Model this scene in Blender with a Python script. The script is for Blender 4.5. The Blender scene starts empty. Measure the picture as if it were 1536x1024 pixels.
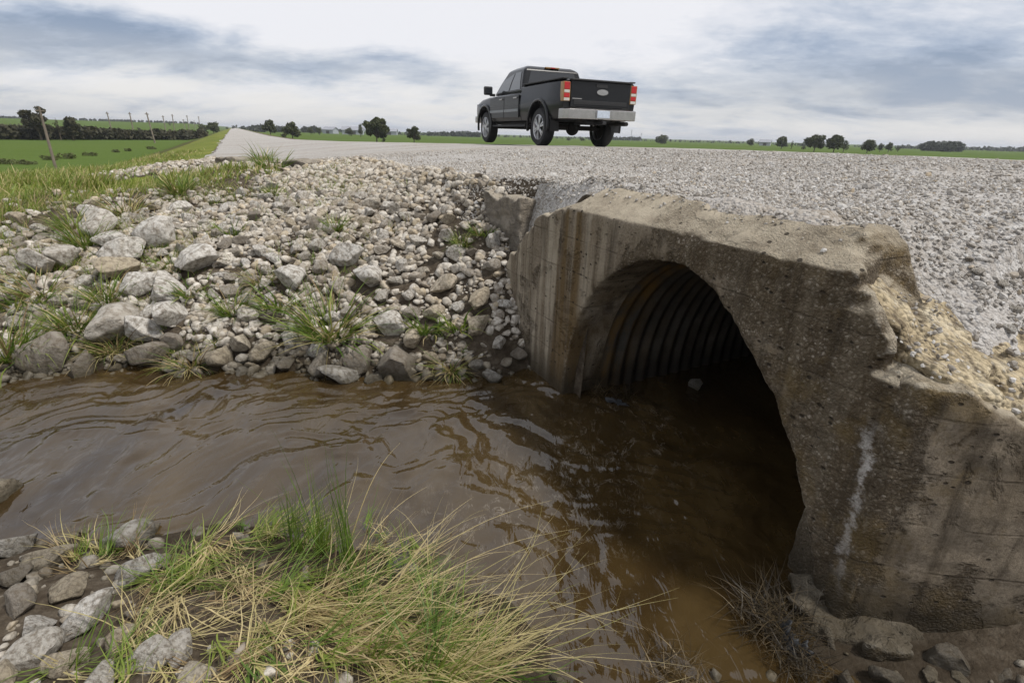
import bpy, bmesh, math, random
import numpy as np
from mathutils import Vector, Matrix

random.seed(7)
RNG = np.random.default_rng(7)
scene = bpy.context.scene
COL = scene.collection

# ------------------------------------------------------------------ camera
HC = 2.0                     # lens height above the creek
FPX = 760.0                  # focal length in pixels of the 1536 px wide photo
ROLL = math.atan(0.0273)
PITCH = math.atan(310.0 * math.cos(ROLL) / FPX)
_fw = np.array([0, math.cos(PITCH), -math.sin(PITCH)])
_r0 = np.array([1.0, 0, 0])
_u0 = np.cross(_r0, _fw)
_R = math.cos(ROLL) * _r0 + math.sin(ROLL) * _u0
_U = -math.sin(ROLL) * _r0 + math.cos(ROLL) * _u0
CAM = np.array([0, 0, HC])


def ray(x, y):
    d = _fw * FPX + _R * (x - 768) + _U * (512 - y)
    return d / np.linalg.norm(d)


def at_z(x, y, z):
    d = ray(x, y)
    return CAM + d * ((z - CAM[2]) / d[2])


def at_d(x, y, dist):
    """point on the sight line at a horizontal distance"""
    d = ray(x, y)
    return CAM + d * (dist / math.hypot(d[0], d[1]))


cam_data = bpy.data.cameras.new('camera')
cam_data.sensor_width = 36.0
cam_data.lens = FPX / 1536 * 36.0
cam_data.clip_start = 0.05
cam_data.clip_end = 12000
cam = bpy.data.objects.new('camera', cam_data)
COL.objects.link(cam)
M3 = Matrix(((_R[0], _U[0], -_fw[0]), (_R[1], _U[1], -_fw[1]), (_R[2], _U[2], -_fw[2])))
cam.matrix_world = Matrix.Translation(Vector(CAM)) @ M3.to_4x4()
scene.camera = cam
scene.view_settings.view_transform = 'Standard'
scene.view_settings.look = 'None'
scene.view_settings.exposure = 0
scene.view_settings.gamma = 1

# ------------------------------------------------- local frame of the culvert
# s runs along the headwall (towards the viewer's right), L is the distance
# from the camera across the road, z is up.  Water is z = 0.
DIR_S = np.array([0.46246, -0.88664])
DIR_L = np.array([0.88664, 0.46246])
A0 = np.array([0.4203, 3.7087])        # foot of the left jamb of the opening
L0 = 2.088
TH = math.atan2(DIR_S[1], DIR_S[0])
CULVERT_M = Matrix.Translation((A0[0], A0[1], 0)) @ Matrix.Rotation(TH, 4, 'Z')


def to_w(s, L):
    s = np.asarray(s, float)
    l = np.asarray(L, float) - L0
    return A0[0] + DIR_S[0] * s + DIR_L[0] * l, A0[1] + DIR_S[1] * s + DIR_L[1] * l


def to_sl(x, y):
    x = np.asarray(x, float) - A0[0]
    y = np.asarray(y, float) - A0[1]
    return DIR_S[0] * x + DIR_S[1] * y, DIR_L[0] * x + DIR_L[1] * y + L0


# ------------------------------------------------------------------ noise
def _hash(ix, iy, iz, seed):
    h = (ix.astype(np.uint32) * np.uint32(374761393) + iy.astype(np.uint32) * np.uint32(668265263)
         + iz.astype(np.uint32) * np.uint32(2147483647) + np.uint32((seed * 974634541) & 0xffffffff))
    h = (h ^ (h >> np.uint32(13))) * np.uint32(1274126177)
    h = h ^ (h >> np.uint32(16))
    return (h & np.uint32(0xffffff)).astype(np.float32) / np.float32(0x7fffff) - 1.0


def vnoise(p, seed=0):
    """value noise in [-1,1]; p is (N,3)"""
    p = np.asarray(p, np.float32)
    i = np.floor(p).astype(np.int64)
    f = p - i
    f = f * f * (3 - 2 * f)
    out = 0
    for dx in (0, 1):
        wx = f[:, 0] if dx else 1 - f[:, 0]
        for dy in (0, 1):
            wy = f[:, 1] if dy else 1 - f[:, 1]
            for dz in (0, 1):
                wz = f[:, 2] if dz else 1 - f[:, 2]
                out = out + wx * wy * wz * _hash(i[:, 0] + dx, i[:, 1] + dy, i[:, 2] + dz, seed)
    return out


def fbm(p, octaves=4, seed=0, gain=0.5):
    p = np.asarray(p, np.float32)
    a, out = 1.0, 0
    for o in range(octaves):
        out = out + a * vnoise(p * (2.03 ** o) + o * 17.3, seed + o)
        a *= gain
    return out


def fbm2(x, y, freq, octaves=3, seed=0, gain=0.5):
    x = np.asarray(x, float)
    sh = x.shape
    p = np.stack([x.ravel() * freq, np.asarray(y, float).ravel() * freq, np.zeros(x.size)], 1)
    return fbm(p, octaves, seed, gain).reshape(sh)


def sstep(a, b, x):
    t = np.clip((x - a) / (b - a), 0, 1)
    return t * t * (3 - 2 * t)


# ------------------------------------------------------------------ objects
def link(name, data, parent=None):
    o = bpy.data.objects.new(name, data)
    COL.objects.link(o)
    if parent is not None:
        o.parent = parent
    return o


def tag(o, label=None, cat=None, group=None, kind=None):
    if label:
        o['label'] = label
    if cat:
        o['category'] = cat
    if group:
        o['group'] = group
    if kind:
        o['kind'] = kind
    return o


def empty(name, loc=(0, 0, 0), rz=0.0):
    o = link(name, None)
    o.location = loc
    o.rotation_euler = (0, 0, rz)
    o.empty_display_size = 0.2
    return o


def np_mesh(name, verts, faces, mat=None, smooth=False, attr=None):
    """verts (N,3); faces (M,k) int array, all the same k; attr = (name, (N,) or (N,3) values)"""
    verts = np.asarray(verts, np.float32)
    faces = np.asarray(faces, np.int32)
    me = bpy.data.meshes.new(name)
    m, k = faces.shape
    me.vertices.add(len(verts))
    me.vertices.foreach_set('co', verts.ravel())
    me.loops.add(m * k)
    me.loops.foreach_set('vertex_index', faces.ravel())
    me.polygons.add(m)
    me.polygons.foreach_set('loop_start', np.arange(0, m * k, k, dtype=np.int32))
    me.polygons.foreach_set('loop_total', np.full(m, k, np.int32))
    me.polygons.foreach_set('use_smooth', np.full(m, smooth, bool))
    if attr:
        for an, val in attr:
            at = me.attributes.new(an, 'FLOAT', 'POINT')
            at.data.foreach_set('value', np.asarray(val, np.float32))
    me.update(calc_edges=True)
    if mat:
        me.materials.append(mat)
    return me


def bm_mesh(name, bm, mat=None, smooth=False):
    me = bpy.data.meshes.new(name)
    bmesh.ops.recalc_face_normals(bm, faces=bm.faces)
    bm.to_mesh(me)
    bm.free()
    if smooth:
        for p in me.polygons:
            p.use_smooth = True
    if mat:
        me.materials.append(mat)
    return me


def bm_obj(name, bm, mat, parent=None, smooth=False):
    return link(name, bm_mesh(name, bm, mat, smooth), parent)


def copy_tree(o, parent=None):
    c = o.copy()
    COL.objects.link(c)
    if parent is not None:
        c.parent = parent
    for ch in list(o.children):
        copy_tree(ch, c)
    return c


# ------------------------------------------------------------------ materials
class NT:
    def __init__(self, name):
        self.m = bpy.data.materials.new(name)
        self.m.use_nodes = True
        self.t = self.m.node_tree
        self.b = self.t.nodes['Principled BSDF']
        self.out = self.t.nodes['Material Output']

    def n(self, kind, **kw):
        nd = self.t.nodes.new(kind)
        for k, v in kw.items():
            if hasattr(nd, k):
                setattr(nd, k, v)
        return nd

    def set(self, sock, v):
        if isinstance(v, bpy.types.NodeSocket):
            self.t.links.new(v, sock)
        elif isinstance(v, (tuple, list)) and len(v) == 3 and sock.type == 'RGBA':
            sock.default_value = (*v, 1)
        else:
            sock.default_value = v

    def coord(self, which='Object', scale=None):
        c = self.n('ShaderNodeTexCoord').outputs[which]
        if scale is None:
            return c
        mp = self.n('ShaderNodeMapping')
        self.t.links.new(c, mp.inputs[0])
        mp.inputs['Scale'].default_value = scale if isinstance(scale, tuple) else (scale,) * 3
        return mp.outputs[0]

    def pos(self, scale=None):
        c = self.n('ShaderNodeNewGeometry').outputs['Position']
        if scale is None:
            return c
        mp = self.n('ShaderNodeMapping')
        self.t.links.new(c, mp.inputs[0])
        mp.inputs['Scale'].default_value = scale if isinstance(scale, tuple) else (scale,) * 3
        return mp.outputs[0]

    def noise(self, vec, scale=5, detail=4, rough=.55, dist=0.0, out='Fac'):
        nd = self.n('ShaderNodeTexNoise')
        self.t.links.new(vec, nd.inputs['Vector'])
        nd.inputs['Scale'].default_value = scale
        nd.inputs['Detail'].default_value = detail
        nd.inputs['Roughness'].default_value = rough
        nd.inputs['Distortion'].default_value = dist
        return nd.outputs[out]

    def voro(self, vec, scale=5, feature='F1', out='Distance'):
        nd = self.n('ShaderNodeTexVoronoi', feature=feature)
        self.t.links.new(vec, nd.inputs['Vector'])
        nd.inputs['Scale'].default_value = scale
        return nd.outputs[out]

    def ramp(self, fac, stops, interp='LINEAR'):
        nd = self.n('ShaderNodeValToRGB')
        nd.color_ramp.interpolation = interp
        el = nd.color_ramp.elements
        while len(el) < len(stops):
            el.new(0.5)
        for e, (p, c) in zip(el, stops):
            e.position = p
            e.color = (c, c, c, 1) if isinstance(c, (int, float)) else (*c, 1)
        self.t.links.new(fac, nd.inputs[0])
        return nd.outputs[0]

    def mix(self, fac, a, b, mode='MIX'):
        nd = self.n('ShaderNodeMix', data_type='RGBA', blend_type=mode)
        self.set(nd.inputs['Factor'], fac)
        self.set(nd.inputs[6], a)
        self.set(nd.inputs[7], b)
        return nd.outputs[2]

    def math(self, op, a, b=0.0, c=None):
        nd = self.n('ShaderNodeMath', operation=op)
        self.set(nd.inputs[0], a)
        self.set(nd.inputs[1], b)
        if c is not None:
            self.set(nd.inputs[2], c)
        return nd.outputs[0]

    def sep(self, v):
        nd = self.n('ShaderNodeSeparateXYZ')
        self.t.links.new(v, nd.inputs[0])
        return nd.outputs

    def attr(self, name):
        nd = self.n('ShaderNodeAttribute', attribute_name=name)
        return nd.outputs['Fac']

    def bump(self, h, strength=.4, dist=.02, normal=None):
        nd = self.n('ShaderNodeBump')
        nd.inputs['Strength'].default_value = strength
        nd.inputs['Distance'].default_value = dist
        self.t.links.new(h, nd.inputs['Height'])
        if normal is not None:
            self.t.links.new(normal, nd.inputs['Normal'])
        return nd.outputs[0]

    def fin(self, color=None, rough=None, normal=None, **kw):
        if color is not None:
            self.set(self.b.inputs['Base Color'], color)
        if rough is not None:
            self.set(self.b.inputs['Roughness'], rough)
        if normal is not None:
            self.set(self.b.inputs['Normal'], normal)
        for k, v in kw.items():
            self.set(self.b.inputs[k.replace('_', ' ')], v)
        return self.m


def plain(name, col, rough=.5, metal=0.0, var=.12, scale=9, **kw):
    """a material with a little procedural unevenness"""
    t = NT(name)
    nz = t.noise(t.coord(), scale, 4)
    c = t.mix(t.ramp(nz, [(.3, 0.0), (.7, 1.0)]), tuple(max(0, v * (1 - var)) for v in col),
              tuple(min(1, v * (1 + var)) for v in col))
    return t.fin(c, rough, Metallic=metal, **kw)


def rock_mat(name, per_object):
    t = NT(name)
    co = t.coord('Object') if per_object else t.pos()
    if per_object:
        oc_ = t.n('ShaderNodeSeparateColor')
        t.t.links.new(t.n('ShaderNodeObjectInfo').outputs['Color'], oc_.inputs[0])
        rnd = oc_.outputs[0]      # each rock's own tone
    else:
        rnd = t.attr('tint')
    base = t.ramp(rnd, [(0, (.21, .18, .145)), (.14, (.38, .34, .285)), (.42, (.54, .505, .445)), (.78, (.67, .64, .585)),
                        (.93, (.45, .38, .27)), (1, (.60, .52, .40))])
    sc = 1.0 if not per_object else .5
    if not per_object:
        base = t.mix(1.0, base, (.93, .91, .88), 'MULTIPLY')
    n1 = t.noise(co, 9 * sc if per_object else 22, 6, .65)
    c = t.mix(t.ramp(n1, [(.38, .8), (.56, 0.0)]), base, (.15, .115, .075))
    n2 = t.noise(co, 55, 5, .7)
    c = t.mix(t.math('MULTIPLY', t.ramp(n2, [(.45, 0.0), (.75, 1.0)]), .35), c, (.56, .54, .50))
    n3 = t.noise(co, 3.5, 3, .6)
    c = t.mix(t.math('MULTIPLY', t.ramp(n3, [(.55, 0.0), (.8, 1.0)]), .4), c, (.26, .19, .10))
    # wet, algae-darkened band just above the creek
    z = t.sep(t.pos())[2]
    zz = t.math('ADD', z, t.math('MULTIPLY', t.noise(t.pos(), 6, 2), .16))
    wet = t.ramp(zz, [(.10, 1.0), (.34, 0.0)])
    c = t.mix(t.math('MULTIPLY', wet, .84), c, (.045, .036, .018))
    r = t.mix(wet, (.88,) * 3, (.35,) * 3)
    h = t.math('ADD', t.math('MULTIPLY', t.noise(co, 7 if per_object else 26, 7, .68), 1.0), t.math('MULTIPLY', t.noise(co, 110, 3, .6), .12))
    return t.fin(c, r, t.bump(h, .75, .06 if per_object else .02), Specular_IOR_Level=.25)


MAT_ROCK = rock_mat('limestone rock', True)
MAT_RUBBLE = rock_mat('limestone rubble', False)


def gravel_stone_mat():
    t = NT('crushed gravel')
    tint = t.attr('tint')
    c = t.ramp(tint, [(0, (.20, .175, .145)), (.25, (.315, .29, .258)), (.6, (.43, .41, .38)), (.9, (.58, .565, .54)), (1, (.36, .29, .20))])
    nz = t.noise(t.pos(), 60, 4, .6)
    c = t.mix(t.ramp(nz, [(.35, .35), (.6, 0.0)]), c, (.2, .17, .13))
    return t.fin(c, .9, t.bump(t.noise(t.pos(), 180, 3), .3, .004))


MAT_STONE = gravel_stone_mat()


def road_mat():
    t = NT('gravel road surface')
    p = t.pos()
    v1 = t.voro(p, 34, 'F1', 'Color')
    v2 = t.voro(p, 75, 'F1', 'Color')
    big = t.noise(p, .55, 4, .6)
    cell = t.mix(.45, v1, v2)
    g = t.sep(cell)[0]
    c = t.ramp(g, [(.1, (.22, .195, .165)), (.4, (.335, .312, .283)), (.65, (.405, .386, .36)), (.95, (.50, .487, .465))])
    # brown fines showing through close to the culvert, where wheels do not go
    c = t.mix(t.math('MULTIPLY', t.ramp(big, [(.45, 0.0), (.7, 1.0)]), .35), c, (.30, .245, .18))
    # wheel tracks: long stripes of finer, paler dust along the road
    q = t.n('ShaderNodeMapping')
    t.t.links.new(p, q.inputs[0])
    q.inputs['Rotation'].default_value = (0, 0, -TH)
    q.inputs['Scale'].default_value = (.03, .9, 1)
    tr = t.noise(q.outputs[0], 1.0, 3, .5)
    c = t.mix(t.math('MULTIPLY', t.ramp(tr, [(.42, 0.0), (.62, 1.0)]), .45), c, (.47, .455, .44))
    d1 = t.voro(p, 34)
    d2 = t.voro(p, 75)
    h = t.math('ADD', t.math('MULTIPLY', d1, -1.0), t.math('MULTIPLY', d2, -.5))
    h = t.math('ADD', h, t.math('MULTIPLY', t.noise(p, 5, 4), .6))
    return t.fin(c, .95, t.bump(h, .8, .02), Specular_IOR_Level=.1)


MAT_ROAD = road_mat()


def ground_mat():
    """bank soil near the creek, green verge and weeds away from it"""
    t = NT('earth and verge')
    p = t.pos()
    n1 = t.noise(p, 2.3, 5, .6)
    soil = t.ramp(t.noise(p, 14, 5, .7), [(.3, (.04, .030, .021)), (.5, (.080, .063, .045)), (.75, (.155, .13, .10))])
    grassn = t.noise(p, .35, 5, .6)
    grass = t.ramp(grassn, [(.3, (.10, .13, .022)), (.5, (.16, .185, .032)), (.64, (.23, .22, .05)), (.8, (.28, .25, .07))])
    fine = t.noise(p, 9, 4, .7)
    grass = t.mix(t.ramp(fine, [(.35, .5), (.65, 0.0)]), grass, (.05, .07, .016))
    g = t.attr('grass')
    gg = t.math('ADD', g, t.math('MULTIPLY', t.math('SUBTRACT', n1, .5), .8))
    c = t.mix(t.ramp(gg, [(.42, 0.0), (.58, 1.0)]), soil, grass)
    z = t.sep(p)[2]
    wet = t.ramp(z, [(.02, 1.0), (.12, 0.0)])
    c = t.mix(t.math('MULTIPLY', wet, .65), c, (.028, .021, .013))
    h = t.noise(p, 18, 6, .7)
    return t.fin(c, .95, t.bump(h, .7, .04), Specular_IOR_Level=.1)


MAT_GROUND = ground_mat()


def field_mat():
    t = NT('green crop field')
    p = t.pos()
    q = t.n('ShaderNodeMapping')
    t.t.links.new(p, q.inputs[0])
    q.inputs['Rotation'].default_value = (0, 0, -TH + .9)
    q.inputs['Scale'].default_value = (.05, 1.3, 1)
    rows = t.noise(q.outputs[0], 1.0, 3, .6)
    big = t.noise(p, .012, 4, .6)
    c = t.mix(t.ramp(rows, [(.35, 0.0), (.65, 1.0)]), (.084, .124, .034), (.104, .145, .042))
    c = t.mix(t.ramp(big, [(.4, 0.0), (.7, .6)]), c, (.105, .135, .034))
    leaf = t.noise(p, 4, 4, .7)
    c = t.mix(t.ramp(leaf, [(.35, .4), (.6, 0.0)]), c, (.03, .07, .01))
    return t.fin(c, .95, t.bump(leaf, .35, .10), Specular_IOR_Level=0.0)


MAT_FIELD = field_mat()


def blade_mat(name, stops):
    t = NT(name)
    tint = t.attr('tint')
    c = t.ramp(tint, stops)
    nz = t.noise(t.pos(), 40, 2)
    c = t.mix(t.ramp(nz, [(.35, .2), (.6, 0.0)]), c, (.06, .05, .015))
    m = t.fin(c, .55)
    tr = t.n('ShaderNodeBsdfTranslucent')
    t.t.links.new(c, tr.inputs[0])
    ms = t.n('ShaderNodeMixShader')
    ms.inputs[0].default_value = .3
    t.t.links.new(t.b.outputs[0], ms.inputs[1])
    t.t.links.new(tr.outputs[0], ms.inputs[2])
    t.t.links.new(ms.outputs[0], t.out.inputs[0])
    return m


MAT_BLADE = blade_mat('grass blades', [(0, (.055, .12, .012)), (.3, (.14, .22, .025)), (.5, (.25, .30, .05)),
                                       (.62, (.44, .38, .15)), (.8, (.62, .51, .27)), (.9, (.33, .235, .11)), (1, (.15, .095, .045))])


def leaf_mat(name, a, b):
    t = NT(name)
    nz = t.attr('tint')
    c = t.mix(nz, a, b)
    t.fin(c, .7)
    tr = t.n('ShaderNodeBsdfTranslucent')
    t.t.links.new(c, tr.inputs[0])
    ms = t.n('ShaderNodeMixShader')
    ms.inputs[0].default_value = .2
    t.t.links.new(t.b.outputs[0], ms.inputs[1])
    t.t.links.new(tr.outputs[0], ms.inputs[2])
    t.t.links.new(ms.outputs[0], t.out.inputs[0])
    return t.m


MAT_LEAF = leaf_mat('tree leaves', (.030, .038, .012), (.085, .095, .028))
MAT_HEDGE = leaf_mat('hedge leaves', (.026, .030, .012), (.07, .062, .026))
MAT_SCRUB = leaf_mat('rough scrub', (.06, .075, .02), (.13, .14, .04))
MAT_FAR = leaf_mat('distant wood', (.040, .050, .035), (.07, .08, .055))
MAT_BARK = plain('bark', (.09, .07, .05), .9, var=.35, scale=3)
MAT_POLE = plain('weathered pole wood', (.20, .165, .13), .85, var=.3, scale=2)


def concrete_mat(name='weathered concrete', wall=True):
    """object space is s (along the wall), l (into the wall), z (up)"""
    t = NT(name)
    co = t.coord('Object')
    s, l, z = t.sep(co)
    geo = t.n('ShaderNodeNewGeometry')
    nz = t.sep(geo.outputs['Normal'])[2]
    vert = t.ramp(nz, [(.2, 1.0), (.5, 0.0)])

    def mapped(sc, loc=(0, 0, 0)):
        mp = t.n('ShaderNodeMapping')
        t.t.links.new(co, mp.inputs[0])
        mp.inputs['Scale'].default_value = sc
        mp.inputs['Location'].default_value = loc
        return mp.outputs[0]
    M = lambda *a: t.math('MULTIPLY', *a)
    fine = t.noise(co, 60, 5, .75)
    # smooth cast skin, with the shades of old run-off
    skin = t.ramp(t.noise(mapped((2.2, 2, 1.0)), 1.6, 6, .6), [(.34, (.155, .122, .083)), (.5, (.215, .175, .125)), (.64, (.30, .25, .185))])
    skin = t.mix(t.ramp(fine, [(.40, .45), (.55, 0.0)]), skin, (.07, .052, .033))
    # where the skin has gone: coarse sand and aggregate in a dark matrix
    wob = t.n('ShaderNodeVectorMath', operation='MULTIPLY_ADD')
    t.t.links.new(t.noise(co, 30, 3, .6, out='Color'), wob.inputs[0])
    wob.inputs[1].default_value = (.03, .03, .03)
    t.t.links.new(co, wob.inputs[2])
    wv = wob.outputs[0]
    v1 = t.sep(t.voro(wv, 80, 'F1', 'Color'))[0]
    d1 = t.voro(wv, 80)
    d2 = t.voro(wv, 150)
    grain = t.ramp(v1, [(.1, (.105, .080, .050)), (.55, (.165, .130, .088)), (.88, (.24, .20, .145)), (1, (.40, .35, .28))])
    raw = t.mix(t.ramp(d1, [(.30, 0.0), (.55, .6)]), grain, (.075, .056, .035))
    raw = t.mix(t.ramp(t.noise(co, 8, 6, .7), [(.36, .75), (.56, 0.0)]), raw, (.06, .044, .026))
    sp = t.noise(mapped((1.6, 1.6, 1.6), (4.1, 0, 2.2)), 1.8, 7, .68, .4)
    bias = t.ramp(t.math('MULTIPLY', t.math('ADD', s, .2), .5), [(.35, 0.0), (.75, .17), (1.0, .20)]) if wall else .1
    wing = t.ramp(t.math('SUBTRACT', s, 1.95), [(.36, 1.0), (.44, .25)])   # the wing at the right kept its skin
    spall = t.ramp(t.math('ADD', sp, M(bias, wing)), [(.55, 0.0), (.60, 1.0)])
    base = t.mix(spall, skin, raw)
    # run-off streaks
    streak = t.noise(mapped((9, 3, .5)), 1.0, 5, .6, .3)
    left = t.ramp(s, [(0, 1.0), (.9, .15)]) if wall else .3
    a = M(M(t.ramp(streak, [(.49, 0.0), (.60, 1.0)]), left), vert)
    base = t.mix(M(a, .75), base, (.37, .32, .24))
    st2 = mapped((6, 3, .35), (3.3, 0, 7))
    s2 = t.noise(st2, 1.0, 4, .6, .2)
    if wall:
        rz = M(t.ramp(t.math('ADD', s, .45), [(.0, 0.0), (.22, 1.0), (.55, 1.0), (.85, .15)]), vert)
        base = t.mix(M(M(t.ramp(s2, [(.42, 0.0), (.58, 1.0)]), rz), .8), base, (.115, .070, .022))
        oc = t.ramp(t.math('SUBTRACT', s, 1.5), [(.0, 0.0), (.4, 1.0)])
        base = t.mix(M(M(t.ramp(t.noise(co, 3.6, 5, .65), [(.50, 0.0), (.64, 1.0)]), oc), .55), base, (.16, .108, .036))
    dk = M(t.ramp(t.noise(st2, 1.9, 5, .65), [(.52, 0.0), (.64, 1.0)]), vert)
    base = t.mix(M(dk, .65), base, (.055, .041, .026))
    # faint horizontal form-board seams
    zj = t.math('ABSOLUTE', t.math('SUBTRACT', t.math('FRACT', M(t.math('ADD', z, M(t.math('SUBTRACT', t.noise(co, 2, 2), .5), .03)), 4.2)), .5))
    seam = M(M(t.ramp(zj, [(.012, 1.0), (.03, 0.0)]), vert), t.ramp(t.noise(co, 3, 3), [(.4, 0.0), (.6, .5)]))
    base = t.mix(seam, base, (.07, .053, .035))
    # paler on upward faces and on broken edges
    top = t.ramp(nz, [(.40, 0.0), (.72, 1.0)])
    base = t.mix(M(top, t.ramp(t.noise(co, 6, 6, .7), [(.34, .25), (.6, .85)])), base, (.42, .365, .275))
    pt = geo.outputs['Pointiness']
    base = t.mix(M(t.ramp(t.math('ADD', pt, M(t.math('SUBTRACT', fine, .5), .06)), [(.53, 0.0), (.60, 1.0)]), .8), base, (.56, .51, .42))
    if wall:
        # lime bleeding out of the joint between the wall and its wing
        jx = t.math('ADD', t.math('SUBTRACT', s, t.math('ADD', 2.29, M(t.math('SUBTRACT', t.noise(co, 8, 6, .7), .5), .20))), M(z, .085))
        jm = t.ramp(t.math('ABSOLUTE', jx), [(.008, 1.0), (.030, 0.0)])
        jz = M(t.ramp(z, [(.03, 0.0), (.3, .5), (.85, 1.0), (1.0, 0.0)]), t.ramp(t.noise(co, 17, 5, .7), [(.40, 0.0), (.52, 1.0)]))
        base = t.mix(M(M(jm, jz), .85), base, (.55, .52, .48))
    # air holes
    pv = t.voro(mapped((13, 13, 19)), 1.0)
    pit = M(t.ramp(t.math('ADD', pv, M(t.noise(co, 9, 4, .7), .35)), [(.27, 1.0), (.33, 0.0)]), t.ramp(t.noise(co, 2.3, 3), [(.40, 0.0), (.5, 1.0)]))
    base = t.mix(M(pit, .85), base, (.03, .022, .014))
    # damp tide mark above the creek
    zw_ = t.math('ADD', z, M(t.math('SUBTRACT', t.noise(co, 3, 3), .5), .22))
    wet = t.ramp(zw_, [(.06, 1.0), (.34, 0.0)])
    base = t.mix(M(wet, .8), base, (.03, .023, .013))
    hs = t.n('ShaderNodeHueSaturation')
    hs.inputs['Saturation'].default_value = .98
    hs.inputs['Value'].default_value = 1.16
    t.t.links.new(base, hs.inputs['Color'])
    base = hs.outputs[0]
    if not wall:
        base = t.mix(.35, base, (.34, .31, .27))
    r = t.mix(wet, (.92,) * 3, (.5,) * 3)
    hr = t.math('ADD', M(d1, -1.1), M(d2, -.4))
    h = t.math('ADD', M(hr, M(spall, .38)), M(spall, -.3))
    h = t.math('ADD', h, M(fine, .35))
    h = t.math('ADD', h, M(t.noise(co, 16, 8, .78), .9))
    h = t.math('SUBTRACT', h, M(pit, 1.1))
    h = t.math('SUBTRACT', h, M(seam, .5))
    return t.fin(base, r, t.bump(h, 1.0, .022), Specular_IOR_Level=.25)


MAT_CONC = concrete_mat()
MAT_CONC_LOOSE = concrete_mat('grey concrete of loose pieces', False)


def slab_mat():
    """broken-through concrete: ochre matrix with exposed aggregate"""
    t = NT('broken concrete')
    co = t.coord('Object')
    base = t.ramp(t.noise(co, 5, 6, .65), [(.3, (.26, .20, .115)), (.5, (.47, .385, .245)), (.7, (.62, .555, .42))])
    vc = t.sep(t.voro(co, 40, 'F1', 'Color'))[0]
    vd = t.voro(co, 40)
    st = t.ramp(vc, [(.2, (.13, .10, .065)), (.5, (.34, .28, .19)), (.9, (.52, .48, .41))])
    base = t.mix(t.math('MULTIPLY', t.ramp(vd, [(.25, 1.0), (.4, 0.0)]), .7), base, st)
    base = t.mix(t.ramp(t.noise(co, 11, 6, .72), [(.38, .85), (.52, 0.0)]), base, (.085, .06, .032))
    h = t.math('ADD', t.math('MULTIPLY', vd, -1.1), t.noise(co, 16, 6, .7))
    return t.fin(base, .92, t.bump(h, .9, .03))


MAT_SLAB = slab_mat()


def steel_mat():
    t = NT('corrugated steel')
    co = t.coord('Object')
    s, l, z = t.sep(co)
    nz = t.noise(co, 4, 6, .65)
    c = t.ramp(nz, [(.3, (.035, .031, .026)), (.55, (.075, .068, .056)), (.75, (.12, .11, .095))])
    st = t.n('ShaderNodeMapping')
    t.t.links.new(co, st.inputs[0])
    st.inputs['Scale'].default_value = (3, 5, .8)
    ru = t.noise(st.outputs[0], 1.5, 5, .65)
    near = t.ramp(t.math('SUBTRACT', l, .40), [(.0, 1.0), (.10, 1.0), (.26, 0.25), (1, .1)])
    c = t.mix(t.math('MULTIPLY', t.ramp(ru, [(.40, 0.0), (.6, 1.0)]), near), c, (.17, .095, .02))
    wet = t.ramp(t.math('ADD', z, t.math('MULTIPLY', nz, .2)), [(.2, 1.0), (.42, 0.0)])
    c = t.mix(t.math('MULTIPLY', wet, .8), c, (.018, .014, .010))
    return t.fin(c, .62, t.bump(t.noise(co, 45, 4), .35, .01), Metallic=.25)


MAT_STEEL = steel_mat()


def water_mat():
    t = NT('muddy creek water')
    p = t.pos()
    q = t.n('ShaderNodeMapping')
    t.t.links.new(p, q.inputs[0])
    q.inputs['Rotation'].default_value = (0, 0, -TH)
    q.inputs['Scale'].default_value = (1.7, .75, 1)
    flow = q.outputs[0]
    n = t.noise(flow, 1.1, 4, .55, .8)
    c = t.ramp(n, [(.3, (.027, .0165, .0065)), (.5, (.045, .0285, .0105)), (.72, (.068, .045, .018))])
    # thin foam threads in the faster water by the mouth of the pipe
    foam = t.attr('foam')
    fn = t.noise(flow, 5.5, 6, .7, 1.6)
    ft = t.ramp(fn, [(.50, 0.0), (.535, 1.0), (.565, 0.0)])
    f = t.math('MULTIPLY', t.math('MULTIPLY', ft, foam), t.ramp(t.noise(p, 9, 4, .7), [(.45, 0.0), (.65, 1.0)]))
    c = t.mix(t.math('MULTIPLY', f, .45), c, (.40, .36, .30))
    h = t.noise(flow, 6, 3, .5, 1.0)
    r = t.mix(f, (.06,) * 3, (.6,) * 3)
    return t.fin(c, r, t.bump(h, .35, .03), IOR=1.66)


MAT_WATER = water_mat()
# ------------------------------------------------------------------ terrain heights
def interp(x, pts):
    pts = sorted(pts)
    return np.interp(x, [p[0] for p in pts], [p[1] for p in pts])


LE = [(-3000, -1.4), (-900, -1.3), (-60, -1.1), (-28, -.9), (-13, -.77), (-8.8, -.6), (-7.9, -.2), (-7.0, .9), (-6.3, 1.9), (-5.9, 2.0),
      (-3.1, 2.1), (-2, 2.2), (-1.25, 2.35), (-.8, 2.6), (1.9, 2.6), (3, 3.2), (6, 3.2), (3000, 3.2)]
ZE = [(-3000, .75), (-900, .75), (-60, .8), (-28, .98), (-13, 1.17), (-7.5, 1.42), (-6, 1.5), (-3, 1.55), (-1, 1.64), (0, 1.70), (3, 1.69), (3000, 1.69)]
ZC = [(-3000, .85), (-100, .82), (-60, .93), (-39, 1.2), (-18.5, 1.58), (-8.5, 1.765), (-4, 1.80), (0, 1.83), (6, 1.87), (3000, 1.87)]
RE = [(-3000, 4.6), (-100, 5.0), (-60, 5.6), (-39, 7.2), (-22, 10.5), (-12, 12), (3000, 12)]


def z_road(s, L):
    le, re = interp(s, LE), interp(s, RE)
    ze, zc = interp(s, ZE), interp(s, ZC)
    le = np.maximum(le, -5)
    crown = np.clip(le + .55 * (re - le), None, 7.0)
    z = ze + (zc - ze) * sstep(0, 1, (L - le) / np.maximum(crown - le, 1.0))
    return z


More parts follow.
